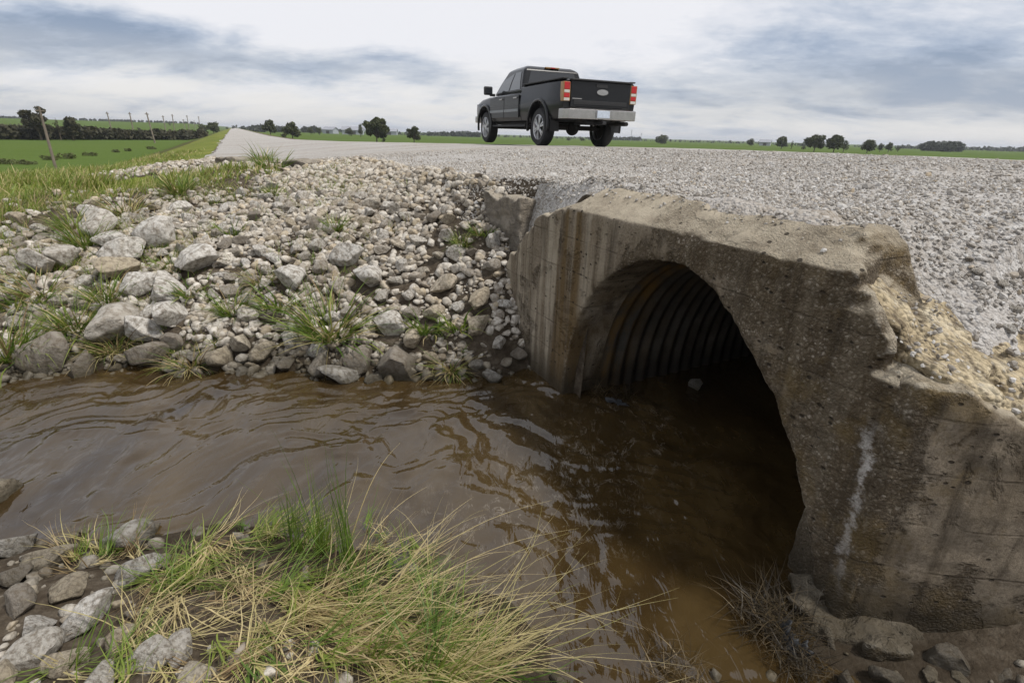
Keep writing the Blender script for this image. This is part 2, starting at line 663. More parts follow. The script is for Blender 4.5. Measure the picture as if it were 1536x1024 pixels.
CTRL = np.array([
    # creek bed
    (-1.2, -8, -.35), (-1.2, -4, -.35), (-1.2, -2.2, -.35), (-.9, -1, -.35), (-.45, 0, -.35), (0, .8, -.35), (.6, 1.6, -.35), (1, 2.05, -.35),
    (1.6, 1.7, -.3), (.2, 2.05, -.3), (-1.2, -14, .3),
    # far waterline
    (-2.2, -8, 0), (-2.15, -4, 0), (-2.1, -2, 0), (-2.15, -1.6, 0), (-2.03, -1.1, 0), (-1.7, -.58, 0), (-1.36, .1, 0), (-1.02, .77, 0),
    (-.68, 1.5, 0), (-.56, 2.0, .02),
    # far bank
    (-2.7, -1.6, .3), (-2.5, -.8, .32), (-2.0, 0, .34), (-1.55, .8, .34), (-1.1, 1.5, .38), (-.8, 1.9, .42),
    (-3.4, -1.7, .60), (-3.1, -.8, .62), (-2.6, .1, .68), (-2.1, 1.0, .74), (-1.55, 1.8, .84), (-1.15, 2.05, .92),
    (-4.5, -2, .85), (-6.4, -3, 1.0), (-5.8, -2.1, 1.02), (-6.9, -1.5, 1.1), (-4.5, 0, 1.07), (-5.5, .1, 1.22), (-7, -.3, 1.34),
    (-3.3, 1.2, 1.14), (-2.3, 1.9, 1.22), (-4.2, 1.4, 1.30), (-2.7, .8, .90), (-5.6, 1.4, 1.40), (-4.6, 1.8, 1.48), (-3.2, 1.9, 1.48), (-2.3, 2.1, 1.40), (-1.7, 2.05, 1.2),
    (-6, -6, .9), (-4, -6, .7), (-2.8, -6, .3), (-6, -12, .6), (-3, -12, .4),
    (-8, -.5, 1.33), (-10, -1, 1.22), (-10, -3, .95), (-14, -2.7, .85), (-14, -.9, 1.1), (-20, -4, .45), (-20, -1.3, .95), (-20, -12, -.5), (-14, -12, 0),
    (-12, -20, -.2), (-26, -6, -.1), (-26, -1.3, .9), (-30, -12, -.9),
    # near waterline
    (-.32, -1.5, 0), (0, -1.42, 0), (.24, -1.01, 0), (.44, -.69, 0), (.44, -.28, -.02), (.62, .06, -.02), (.98, .22, 0), (1.36, .48, 0), (1.62, .72, 0), (1.8, .9, 0),
    (2.0, .9, 0), (2.08, 1.1, 0), (2.12, 1.5, 0), (2.18, 1.95, 0), (-.4, -4, 0), (-.4, -8, 0),
    # near bank
    (.3, -1.6, .12), (.8, -1, .16), (1.2, -1, .24), (1.45, -.5, .22), (1.78, 0, .19), (2, .4, .13), (1.02, -.2, .09), (.8, -.6, .10), (.66, -.14, .05), (.58, -.42, .05), (.84, .02, .06), (1.25, .2, .06), (2.4, 1.2, .06), (2.5, 1.7, .05),
    (2.8, 2.3, .06), (2, -1.5, .45), (2.6, -.6, .42), (3, .2, .4), (3, -2, .6), (3.5, 1.5, .3), (3.3, 2.6, .25), (6, 0, .6), (6, -4, .6), (0, -4, .15),
    (0, -8, .2), (3, -8, .6), (6, 3, .8), (3.4, 3.1, .50), (4.2, 3.2, .8), (4.0, 2.2, .5),
], float)


def _rbf_fit(c):
    d = np.linalg.norm(c[:, None, :2] - c[None, :, :2], axis=2)
    n = len(c)
    A = np.zeros((n + 3, n + 3))
    A[:n, :n] = d + np.eye(n) * -.02
    A[:n, n] = 1
    A[:n, n + 1:] = c[:, :2]
    A[n:, :n] = A[:n, n:].T
    b = np.zeros(n + 3)
    b[:n] = c[:, 2]
    return np.linalg.solve(A, b)


_W = _rbf_fit(CTRL)


def _rbf(s, L):
    sh = s.shape
    s, L = s.ravel(), L.ravel()
    out = np.zeros(s.size)
    for i0 in range(0, s.size, 20000):
        a, b = s[i0:i0 + 20000], L[i0:i0 + 20000]
        d = np.hypot(a[:, None] - CTRL[None, :, 0], b[:, None] - CTRL[None, :, 1])
        out[i0:i0 + 20000] = d @ _W[:-3] + _W[-3] + _W[-2] * a + _W[-1] * b
    return out.reshape(sh)


WALLTOP = [(-1.3, .8), (-1.13, .90), (-.93, 1.07), (-.75, 1.25), (-.55, 1.40), (-.29, 1.5), (-.1, 1.64), (9, 1.64)]


def behind(s, L):
    """signed distance to the back side of the headwall and its wing"""
    g = L - L0
    g2 = (s - 2.3) * -.801 + (L - 2.06) * .598
    return np.minimum(g, g2)


def height(s, L, detail=True):
    s = np.asarray(s, float)
    L = np.asarray(L, float)
    le = interp(s, LE)
    re = interp(s, RE)
    zr = z_road(s, L)
    # embankment between the wall and the road
    ze = interp(s, ZE)
    up = np.where(L < le, ze, zr)
    up = up + (np.minimum(up, 1.60 - .55 * (3.2 - L) - .15 * (s - 1.9)) - up) * sstep(1.55, 2.1, s)
    up = np.where((s > -1.3) & (s < -.05) & (L < 3.2), np.minimum(up, interp(s, WALLTOP) - .07 + (1.1 + 2.2 * sstep(-.5, -1.2, s)) * (L - 2.22)), up)
    up = np.where((s > -1.25) & (s < 1.95) & (L < 2.9), np.minimum(up, 1.680 + .06 * (L - 2.38) - .7 * np.maximum(0, 2.38 - L)), up)
    tw_ = (s - 2.3) * .598 + (L - 2.06) * .801
    gw_ = (s - 2.3) * -.801 + (L - 2.06) * .598
    wt_ = np.maximum(1.02 - .17 * tw_ - .35 * np.maximum(0, tw_ - .3), .50)
    up = np.where(s > 2.05, np.minimum(up, wt_ + .85 * np.maximum(gw_, 0)), up)
    # creek, banks and verge
    r = np.hypot(s + 2, L)
    near = _rbf(np.clip(s, -60, 60), np.clip(L, -60, 60))
    dl = le - L
    x, y = to_w(s, L)
    dist = np.hypot(x, y)
    zf = -1.0 + 5.2 * sstep(150, 700, dist) * sstep(5, 40, dl)
    farl = ze - .05 - (ze - zf) * sstep(0, 9, dl)
    left = near + (farl - near) * sstep(14, 24, r)
    m = sstep(-.18, .18, L - le)
    z = np.where(s < -1.2, left + (zr - left) * m, np.where(behind(s, L) > .16, up, near))
    z = np.where((s >= -1.2) & (s > 2.3) & (L > 3.3) & (behind(s, L) <= .16), np.minimum(near, zr), z)
    # right of the road
    dr = L - re
    zfr = -.8
    z = np.where(dr > 0, zr - (zr - zfr) * sstep(0, 10, dr), z)
    if detail:
        damp = np.clip(1.6 - r / 12, .0, 1) * sstep(0, 1, 1 - m * .75)
        z = z + damp * (.05 * fbm2(s, L, 1.3, 3, 3) + .022 * fbm2(s, L, 5.1, 3, 5)) * (np.abs(z) < 3)
        z = z + .035 * sstep(10, 30, r) * (r < 90) * (1 - m) * fbm2(s, L, .35, 3, 8)
        onroad = m * sstep(-.3, .3, re - L)
        z = z + onroad * (r < 40) * (.012 * fbm2(s, L, .9, 3, 13))
    return z


def zw(x, y):
    s, L = to_sl(x, y)
    return height(np.atleast_1d(s), np.atleast_1d(L))


def hit(px, py, tmax=90.0, zmin=None):
    """where a sight line of the photograph meets the ground"""
    d = ray(px, py)
    t = np.concatenate([np.arange(.6, 12, .02), np.arange(12, tmax, .15)])
    P = CAM[None] + d[None] * t[:, None]
    hz = zw(P[:, 0], P[:, 1])
    k = np.argmax(P[:, 2] < hz)
    return np.array([P[k, 0], P[k, 1], hz[k]])


def grid_axis(a, b, h, far, g=1.07):
    core = list(np.arange(a, b + 1e-6, h))
    st, x = h, b
    up = []
    while x < far:
        st *= g
        x += st
        up.append(x)
    st, x = h, a
    dn = []
    while x > -far:
        st *= g
        x -= st
        dn.append(x)
    return np.array(dn[::-1] + core + up)


gs = grid_axis(-7.5, 4.2, .05, 5000)
gl = grid_axis(-3.2, 5.0, .05, 5000)
S, Lg = np.meshgrid(gs, gl, indexing='ij')
Z = height(S, Lg)
Xw, Yw = to_w(S, Lg)
V = np.stack([Xw.ravel(), Yw.ravel(), Z.ravel()], 1)
ni, nj = S.shape
idx = np.arange(ni * nj).reshape(ni, nj)
Q = np.stack([idx[:-1, :-1], idx[1:, :-1], idx[1:, 1:], idx[:-1, 1:]], -1).reshape(-1, 4)
cs = (S[:-1, :-1] + S[1:, 1:]).ravel() / 2
cl = (Lg[:-1, :-1] + Lg[1:, 1:]).ravel() / 2
# drop the hidden step inside the wall
bh = behind(cs, cl)
zq = Z.ravel()[Q]
step = (zq.max(1) - zq.min(1) > .3) & (np.abs(bh - .16) < .12) & (cs > .12) & (cs < 2.25)
wig = .22 * fbm2(cs, cl, .8, 3, 21) * (cs < -1)
le_c, re_c = interp(cs, LE), interp(cs, RE)
is_road = (cl - le_c + wig > -.02) & (cl < re_c + wig) & ((cs < -1.2) | (bh > .16))
is_road |= (cs > -1.2) & (bh > .14) & (cl < 3.4) & (cl > 2.15) & (cs < 3.2)
is_road &= ~((cs > 9) & (cl < 2.9 - 2 * (cs - 1.9)) & (bh < .2))
dl_c = le_c - cl
xq, yq = to_w(cs, cl)
dq = np.hypot(xq, yq)
wg = fbm2(cs, cl, .06, 3, 31)
is_field = (~is_road) & (((dl_c > 6.5 + 1.5 * wg) & (dq > 42)) | ((cl - re_c > 8 + wg)))
# how grassy the ground is, per vertex
dlv = interp(S, LE) - Lg
gr = sstep(-4.7, -7.2, S + .45 * (Lg + 2.5) * (Lg < 1) + 0 * Lg) * sstep(.2, .7, dlv)
gr = np.maximum(gr, sstep(-13, -16, S) * sstep(-.1, .15, dlv))
gr = np.maximum(gr, sstep(.2, 1.5, Lg - interp(S, RE)))
gr = np.clip(gr, 0, 1) * .95
gr = np.where((S > -14) & (S < -7.5) & (dlv > .0) & (dlv < 2.0), gr * .25, gr)


def submesh(name, mask, mat, attr=None, smooth=True):
    f = Q[mask]
    used = np.unique(f)
    remap = -np.ones(ni * nj, int)
    remap[used] = np.arange(len(used))
    at = [(k, v.ravel()[used]) for k, v in attr] if attr else None
    return np_mesh(name, V[used], remap[f], mat, smooth, at)


o = link('ground', submesh('ground', ~is_road & ~is_field & ~step, MAT_GROUND, [('grass', gr)]))
tag(o, 'brown earth banks and grassy verge between creek, road and fields', 'ground', kind='structure')
o = link('gravel_road', submesh('gravel_road', is_road & ~step, MAT_ROAD))
tag(o, 'pale grey gravel road running from the culvert to the horizon', 'road', kind='structure')
o = link('field', submesh('field', is_field & ~step, MAT_FIELD))
tag(o, 'flat green crop fields on both sides of the road', 'field', kind='structure')

# ------------------------------------------------------------------ creek water
ws = np.arange(-3.0, 2.75, .014)
wl = np.concatenate([np.arange(-12, -2.6, .25), np.arange(-2.6, 4.2, .016), np.arange(4.2, 11.2, .25)])
WS, WL = np.meshgrid(ws, wl, indexing='ij')
wx = WS + .42 * fbm2(WS, WL, 1.25, 3, 41)
wy = WL + .42 * fbm2(WS, WL, 1.25, 3, 43)


def fbm_an(a, b, fa, fb, octv, seed):
    return fbm(np.stack([a.ravel() * fa, b.ravel() * fb, np.zeros(a.size)], 1), octv, seed).reshape(a.shape)


amp = .75 + .75 * np.exp(-((WS - .2) ** 2 + (WL - 1.9) ** 2) / 1.6) + .35 * np.exp(-((WS + 1.3) ** 2) / .5)
amp = amp * (1 - .6 * sstep(2.3, 3.2, WL))
hz = .016 * fbm_an(wx, wy, 3.0, 2.1, 3, 45)
rid = 1 - np.abs(fbm_an(wx, wy, 4.2, 2.9, 3, 47))
hz += .011 * rid ** 2
hz += .0075 * fbm_an(wx, wy, 12, 8, 3, 49)
inpipe = (WL > L0 + .1)
keep_w = (~inpipe) | ((WS > -.1) & (WS < 2.3))
foam = np.exp(-(((WS - .75 - .35 * (L0 - WL)) / .55) ** 2)) * sstep(3.0, 2.3, WL) * sstep(-.9, 1.3, WL)
foam = np.maximum(foam, .5 * np.exp(-((WS + .55) / .25) ** 2) * sstep(.6, 1.6, WL))
xw, yw = to_w(WS, WL)
wi = np.arange(WS.size).reshape(WS.shape)
wq = np.stack([wi[:-1, :-1], wi[1:, :-1], wi[1:, 1:], wi[:-1, 1:]], -1)
kq = keep_w[:-1, :-1] & keep_w[1:, 1:]
wme = np_mesh('water', np.stack([xw.ravel(), yw.ravel(), (hz * amp).ravel()], 1), wq[kq], MAT_WATER, True, [('foam', foam.ravel())])
tag(link('water', wme), 'muddy brown creek water flowing out of the culvert', 'water', kind='structure')
# ------------------------------------------------------------------ surface nets
def surface_nets(F, origin, h):
    nx, ny, nz = F.shape
    ins = F < 0
    acc = np.zeros((nx - 1, ny - 1, nz - 1, 3), np.float32)
    cnt = np.zeros((nx - 1, ny - 1, nz - 1), np.float32)
    corners = [(i, j, k) for i in (0, 1) for j in (0, 1) for k in (0, 1)]

    def sl(c):
        return tuple(slice(c[a], F.shape[a] - 1 + c[a]) for a in range(3))
    for c in corners:
        for ax in range(3):
            if c[ax]:
                continue
            d = list(c)
            d[ax] = 1
            fa, fb = F[sl(c)], F[sl(d)]
            cr = (fa < 0) != (fb < 0)
            t = np.where(cr, fa / np.where(cr, fa - fb, 1), 0)
            for b in range(3):
                acc[..., b] += cr * (c[b] + (t if b == ax else 0))
            cnt += cr
    act = cnt > 0
    vid = -np.ones(act.shape, np.int64)
    vid[act] = np.arange(act.sum())
    ijk = np.argwhere(act)
    verts = (ijk + acc[act] / cnt[act][:, None]) * h + np.array(origin)
    faces = []
    for ax in range(3):
        b, c = (ax + 1) % 3, (ax + 2) % 3
        lo = [slice(1, -1)] * 3
        hi = [slice(1, -1)] * 3
        lo[ax] = slice(0, -1)
        hi[ax] = slice(1, None)
        A, B = ins[tuple(lo)], ins[tuple(hi)]
        for sgn in (0, 1):
            m = (A & ~B) if sgn == 0 else (~A & B)
            p = np.argwhere(m)
            off = np.ones(3, int)
            off[ax] = 0
            p = p + off
            def v(db, dc):
                q = p.copy()
                q[:, b] += db
                q[:, c] += dc
                return vid[q[:, 0], q[:, 1], q[:, 2]]
            q4 = np.stack([v(-1, -1), v(0, -1), v(0, 0), v(-1, 0)], 1)
            if sgn:
                q4 = q4[:, ::-1]
            faces.append(q4)
    f = np.concatenate(faces)
    f = f[(f >= 0).all(1)]
    return verts, f


def smax(a, b, k):
    h = np.clip(.5 - .5 * (b - a) / k, 0, 1)
    return b + (a - b) * h + k * h * (1 - h)


def smin(a, b, k):
    return -smax(-a, -b, k)


def build_sdf(fn, lo, hi, h, noise):
    ax = [np.arange(lo[i], hi[i] + h, h) for i in range(3)]
    G = np.meshgrid(*ax, indexing='ij')
    F = fn(*G).astype(np.float32)
    near = np.abs(F) < .10
    P = np.stack([g[near] for g in G], 1)
    F[near] += noise(P).astype(np.float32)
    return surface_nets(F, lo, h)


SC = 1.093


def arch_d(s, z):
    x = np.abs(s - SC)
    zz = np.maximum(z, 0)
    p = np.where(s < SC, 2.2, 1.5)
    return ((((x / 1.09) ** p + (zz / 1.345) ** p) ** (1 / p)) - 1) * 1.1


def sdf_head(s, l, z):
    front = -l
    back = l - np.where(z > 1.0, .50, .95)
    bottom = -.45 - z
    lt = np.interp(z, [-.5, 0, .3, .6, .90, 1.07, 1.25, 1.40, 1.5, 1.56, 1.70], [-1.15, -1.15, -1.15, -1.15, -1.12, -.93, -.75, -.52, -.27, -.05, .06])
    left = (lt - s) * .8
    rt = np.interp(z, [-.5, 0, .9, 1.1, 1.25, 1.45, 1.6, 1.7], [2.34, 2.34, 2.31, 2.30, 2.22, 2.08, 1.92, 1.82])
    rb = np.interp(z, [-.5, .9, 1.2, 1.42, 1.6, 1.7], [2.3, 2.28, 2.12, 1.97, 1.87, 1.80])
    k_ = sstep(.06, .16, l)
    right = (s - (rt + (rb - rt) * k_) - .06 * np.maximum(l, 0)) * .8
    top = (z - np.minimum(1.672 - .008 * s, 1.522 + .62 * l)) * .85
    # the top drops away behind on the left, where gravel buries it
    d = smax(front, top, .008)
    d = smax(d, np.maximum(back, bottom), .02)
    d = smax(d, left, .03)
    d = smax(d, right, .025)
    # bulge of rough concrete at the right corner
    d = smax(d, -(arch_d(s, z)), .018)
    for (cs_, cl_, cz_, r_) in ((2.2, -.02, 1.22, .05), (-.42, .0, 1.5, .07), (-.66, .02, 1.38, .07), (-.85, .0, 1.2, .06), (.98, -.01, 1.37, .04)):
        d = smax(d, r_ - np.sqrt((s - cs_) ** 2 + (l - cl_) ** 2 + (z - cz_) ** 2), .01)
    return d


PITS = [(RNG.uniform(1.75, 2.3), RNG.uniform(.1, 1.45), RNG.uniform(.012, .026)) for _ in range(60)] + \
       [(RNG.uniform(-.9, 2.3), RNG.uniform(.2, 1.5), RNG.uniform(.008, .016)) for _ in range(80)]


def worley(P, freq, seed):
    """distance to the nearest scattered point (cell noise), with facets"""
    p = np.asarray(P, np.float32) * freq
    i = np.floor(p).astype(np.int64)
    best = np.full(len(p), 9., np.float32)
    for dx in (-1, 0, 1):
        for dy in (-1, 0, 1):
            for dz in (-1, 0, 1):
                c = i + np.array([dx, dy, dz])
                o_ = np.stack([_hash(c[:, 0], c[:, 1], c[:, 2], seed + k) for k in range(3)], 1) * .45 + .5
                best = np.minimum(best, np.abs(p - c - o_).sum(1) * .66)
    return best


def bite(P, m, size, depth, seed):
    """faceted bites taken out where the mask m is high"""
    out = np.zeros(len(P), np.float32)
    k = m > .05
    if k.any():
        w = worley(P[k], 1 / size, seed)
        sel = sstep(-.15, .35, vnoise(P[k] * 5.5, seed + 9))
        out[k] = m[k] * depth * np.clip(1.05 - w, 0, 1) * sel
    return out


def noise_head(P):
    rough = .35 + .65 * sstep(1.2, 1.9, P[:, 0]) + .5 * sstep(1.5, 1.6, P[:, 2])
    edge = sstep(-.05, -.5, P[:, 0]) * .5
    n = .003 * fbm(P * 2.6, 3, 61) * (rough + edge) + .005 * fbm(P * 14, 3, 63) * (rough + edge)
    # erosion hollows
    e = vnoise(P * np.array([9, 9, 11.]), 67)
    n += .02 * np.clip(e - .5, 0, 1) * rough
    g = lambda d_, w_: np.exp(-(d_ / w_) ** 2)
    s_, l_, z_ = P[:, 0], P[:, 1], P[:, 2]
    e1 = g(l_, .04) * g(z_ - 1.525, .04) * .55
    e2 = g(l_, .05) * g(arch_d(s_, z_), .03) * .3
    e3 = g(z_ - 1.66, .04) * g(l_ - .235, .05) * .4
    lt_ = np.interp(z_, [0, .90, 1.07, 1.25, 1.40, 1.5, 1.56, 1.70], [-1.15, -1.12, -.93, -.75, -.52, -.27, -.05, .06])
    e4 = g(s_ - lt_, .10)
    e5 = sstep(1.6, 1.8, s_) * g(z_ - 1.56, .16) + g(s_ - 2.2, .14) * sstep(.95, 1.2, z_)
    m_ = np.clip(np.maximum.reduce([e1, e2, e3, e4, np.minimum(e5, 1)]), 0, 1)
    n += bite(P, m_, .085, .055, 301) + bite(P, m_, .035, .022, 305)
    for (a, b, r) in PITS:
        m = (np.abs(P[:, 0] - a) < .05) & (np.abs(P[:, 2] - b) < .05)
        d = r - np.sqrt((P[m, 0] - a) ** 2 + (P[m, 1] * .8) ** 2 + ((P[m, 2] - b) * 1.5) ** 2)
        n[m] = np.maximum(n[m], np.clip(d, 0, 1) * 1.2)
    return n


root = empty('concrete_headwall', (A0[0], A0[1], 0), TH)
tag(root, 'weathered concrete culvert headwall with an arched corrugated pipe mouth', 'headwall')
v, f = build_sdf(sdf_head, (-1.3, -.16, -.5), (2.6, 1.02, 1.76), .0135, noise_head)
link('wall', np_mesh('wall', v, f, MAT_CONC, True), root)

# wing wall at the right: turned back into the bank, its top sloping down
WA = (2.30, -.01)                       # s, l of the joint
WD = np.array([.598, .801])             # along the wing
WN = np.array([-.801, .598])            # towards the bank


def wing_tw(s, l):
    return (s - WA[0]) * WD[0] + (l - WA[1]) * WD[1], (s - WA[0]) * WN[0] + (l - WA[1]) * WN[1]


def sdf_wing(s, l, z):
    t, w = wing_tw(s, l)
    front = -w - .012 * np.sin(t * 5)
    ztop = 1.205 - .17 * t - .35 * np.maximum(0, t - .30) + .012 * np.sin(t * 17) + .012 * np.sin(t * 41)
    d = smax(front, (z - ztop) * .9, .022)
    d = smax(d, np.maximum(w - .32, -.45 - z), .02)
    return smax(d, np.maximum(.0 - t - .3 * w, t - 1.5), .02)


def noise_wing(P):
    t, w = wing_tw(P[:, 0], P[:, 1])
    up = sstep(.8, 1.2, P[:, 2])
    n = .010 * fbm(P * 3.4, 4, 71) + .005 * fbm(P * 14, 3, 73) * (.5 + up)
    e = vnoise(P * 4.5, 77)
    zt = 1.205 - .17 * t
    n += bite(P, np.exp(-((P[:, 2] - zt) / .06) ** 2), .09, .05, 311) + bite(P, np.exp(-((P[:, 2] - zt) / .05) ** 2), .035, .02, 313)
    return n + .03 * np.clip(e - .5, 0, 1) * (.3 + up)


v, f = build_sdf(sdf_wing, (1.9, -.25, -.5), (3.6, 1.5, 1.34), .0165, noise_wing)
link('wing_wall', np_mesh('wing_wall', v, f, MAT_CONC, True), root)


# broken mass behind the wing: the yellowish slope of exposed aggregate
def sdf_slope(s, l, z):
    t, w = wing_tw(s, l)
    pl = (z - (1.235 - .60 * (s - 2.3) + .02 * l)) * .84
    d = smax(smax(pl, -w + .03, .03), .10 - l, .03)
    d = smax(d, np.maximum(1.9 - s, l - .80 - .15 * np.sin(s * 9)), .03)
    return smax(d, np.maximum(1.0 - z, t - 1.3), .03)


def noise_slope(P):
    n = .022 * fbm(P * 3.2, 4, 81) + .012 * fbm(P * 14, 3, 83) + bite(P, np.ones(len(P)), .10, .05, 321) + bite(P, np.ones(len(P)), .045, .03, 323)
    return n + .03 * np.clip(vnoise(P * 7, 85), 0, 1)


v, f = build_sdf(sdf_slope, (1.7, -.12, .65), (3.3, 1.1, 1.66), .017, noise_slope)
link('broken_core', np_mesh('broken_core', v, f, MAT_SLAB, True), root)


# footing ledge along the foot of wall and wing
def sdf_foot(s, l, z):
    t, w = wing_tw(s, l)
    a = np.maximum(np.maximum(-.17 - l, s - 2.42), 2.16 - s)
    b = np.maximum(np.maximum(-w - .15 - .04 * np.sin(t * 11), t - 1.5), -.15 - t)
    d = np.minimum(a, b)
    d = smax(d, (z - (.085 + .012 * np.sin(s * 9))), .012)
    return np.maximum(d, np.maximum(-.4 - z, w - .2))


def noise_foot(P):
    return .012 * fbm(P * 6, 4, 91) + .010 * fbm(P * 20, 2, 93) + bite(P, np.ones(len(P)), .11, .07, 331) + bite(P, np.ones(len(P)), .04, .03, 333)


v, f = build_sdf(sdf_foot, (2.0, -.28, -.45), (3.5, 1.4, .12), .014, noise_foot)
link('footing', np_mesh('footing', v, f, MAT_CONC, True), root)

# corrugated steel barrel of the culvert
nl = 900
ls = np.concatenate([np.linspace(.36, 4.6, 680), np.linspace(4.62, 9.5, 260)])
th = np.linspace(0, math.pi, 97)
ex = np.where(np.cos(th) < 0, 2 / 2.2, 2 / 1.5)
cx = np.sign(np.cos(th)) * np.abs(np.cos(th)) ** ex * 1.09
cz = np.sin(th) ** ex * 1.345
cx = np.concatenate([[1.09], cx, [-1.09]])
cz = np.concatenate([[-.45], cz, [-.45]])
pv, ii = [], 0
for lv in ls:
    k = 1.0 - .004 - (.026 * (.5 + .5 * math.sin(2 * math.pi * (lv - .36) / .135 - math.pi / 2))) * min(1, (lv - .36) / .1)
    pv.append(np.stack([SC + cx * k, np.full(len(cx), lv), cz * k], 1))
m = len(cx)
pv = np.concatenate(pv)
gi = np.arange(len(ls) * m).reshape(len(ls), m)
pf = np.stack([gi[:-1, :-1], gi[:-1, 1:], gi[1:, 1:], gi[1:, :-1]], -1).reshape(-1, 4)
link('corrugated_pipe', np_mesh('corrugated_pipe', pv, pf, MAT_STEEL, True), root)
# unseen cap added across the barrel's far end to block stray light
bm = bmesh.new()
vs = [bm.verts.new((SC + a, 9.45, b)) for a, b in zip(cx, cz)]
bm.faces.new(vs)
bm_obj('light_stop', bm, MAT_GROUND, root)


# ------------------------------------------------------------------ loose concrete pieces
def broken_block(name, label, cat, size, loc, rz, seed, mat=MAT_CONC_LOOSE, tilt=(0, 0)):
    """irregular slab: size = full s, l, z extents"""
    hx, hy, hz = [v / 2 for v in size]

    def fn(s, l, z):
        top = (z - hz * (1 + .10 * np.sin(s * 5 + seed) + .04 * np.sin(s * 19)))
        d = smax(np.abs(s) - hx - .10 * z * math.sin(seed), np.abs(l) - hy, .02)
        return smax(smax(d, top, .02), -hz - z, .02)

    def nz(P):
        return .022 * fbm(P * 5 + seed, 4, seed) + .012 * fbm(P * 17, 2, seed + 3)
    v, f = build_sdf(fn, (-hx * 1.3 - .05, -hy - .08, -hz - .08), (hx * 1.3 + .05, hy + .08, hz * 1.35 + .08), .016, nz)
    o = link(name, np_mesh(name, v, f, mat, True))
    o.location = loc
    o.rotation_euler = (tilt[0], tilt[1], rz)
    return tag(o, label, cat)


x, y = to_w(-1.42, 2.30)
broken_block('concrete_fragment', 'jagged grey remnant of old wing wall standing in the rubble left of the headwall', 'concrete piece',
             (.72, .22, .95), (x, y, 1.00), TH + .1, 5)
x, y = to_w(-7.55, .62)
broken_block('concrete_slab', 'flat pale concrete slab edge by weeds where the road bends away', 'concrete piece',
             (1.9, .9, .42), (x, y, 1.26), TH + .85, 11)
# ------------------------------------------------------------------ stones
def ico(sub):
    bm = bmesh.new()
    bmesh.ops.create_icosphere(bm, subdivisions=sub, radius=1)
    v = np.array([x.co[:] for x in bm.verts])
    f = np.array([[q.index for q in x.verts] for x in bm.faces])
    bm.free()
    return v, f


def rand_rot(rng):
    q = rng.normal(size=4)
    q /= np.linalg.norm(q)
    w, x, y, z = q
    return np.array([[1 - 2 * (y * y + z * z), 2 * (x * y - z * w), 2 * (x * z + y * w)],
                     [2 * (x * y + z * w), 1 - 2 * (x * x + z * z), 2 * (y * z - x * w)],
                     [2 * (x * z - y * w), 2 * (y * z + x * w), 1 - 2 * (x * x + y * y)]])


def stone_shape(sub, rng, cuts, rough, round_=.02):
    v, f = ico(sub)
    v = v.copy()
    for _ in range(cuts):
        n = rng.normal(size=3)
        n /= np.linalg.norm(n)
        d = rng.uniform(.42, .86)
        k = np.clip(v @ n - d, 0, None)
        v -= k[:, None] * n[None] * (1 - round_)
    if rough:
        sd = int(rng.integers(1000))
        nn = v / np.linalg.norm(v, axis=1, keepdims=True)
        v += nn * (rough * fbm(v * 1.6 + 5, 3, sd) + rough * .35 * fbm(v * 6, 2, sd + 3))[:, None]
    sc = np.array([1, rng.uniform(.68, .95), rng.uniform(.48, .75)])
    v = v * sc
    v /= np.abs(v[:, :2]).max()
    return v, f


ROCK_SHAPES = [stone_shape(4, RNG, int(RNG.integers(11, 20)), .05) for _ in range(16)]
ROCK_MESH = [np_mesh('rock', v, f, MAT_ROCK, True) for v, f in ROCK_SHAPES]
MID_SHAPES = [stone_shape(2, RNG, int(RNG.integers(9, 15)), .04) for _ in range(24)]
PEB_SHAPES = [stone_shape(1, RNG, int(RNG.integers(3, 7)), .06) for _ in range(24)]
GRIT_SHAPES = [stone_shape(0 + 1, RNG, 6, 0) for _ in range(4)]
_v20, _f20 = ico(1)


def _ico0():
    bm = bmesh.new()
    bmesh.ops.create_icosphere(bm, subdivisions=1, radius=1)
    bm.free()
    g = (1 + 5 ** .5) / 2
    v = np.array([(-1, g, 0), (1, g, 0), (-1, -g, 0), (1, -g, 0), (0, -1, g), (0, 1, g), (0, -1, -g), (0, 1, -g), (g, 0, -1), (g, 0, 1), (-g, 0, -1), (-g, 0, 1)]) / 1.9
    f = np.array([(0, 11, 5), (0, 5, 1), (0, 1, 7), (0, 7, 10), (0, 10, 11), (1, 5, 9), (5, 11, 4), (11, 10, 2), (10, 7, 6), (7, 1, 8),
                  (3, 9, 4), (3, 4, 2), (3, 2, 6), (3, 6, 8), (3, 8, 9), (4, 9, 5), (2, 4, 11), (6, 2, 10), (8, 6, 7), (9, 8, 1)])
    return v, f


V0, F0 = _ico0()
TINY_SHAPES = []
for _ in range(20):
    vv = V0 * (1 + RNG.uniform(-.25, .25, size=(12, 1))) * np.array([1, RNG.uniform(.65, .95), RNG.uniform(.45, .75)])
    TINY_SHAPES.append((vv / np.abs(vv[:, :2]).max(), F0))


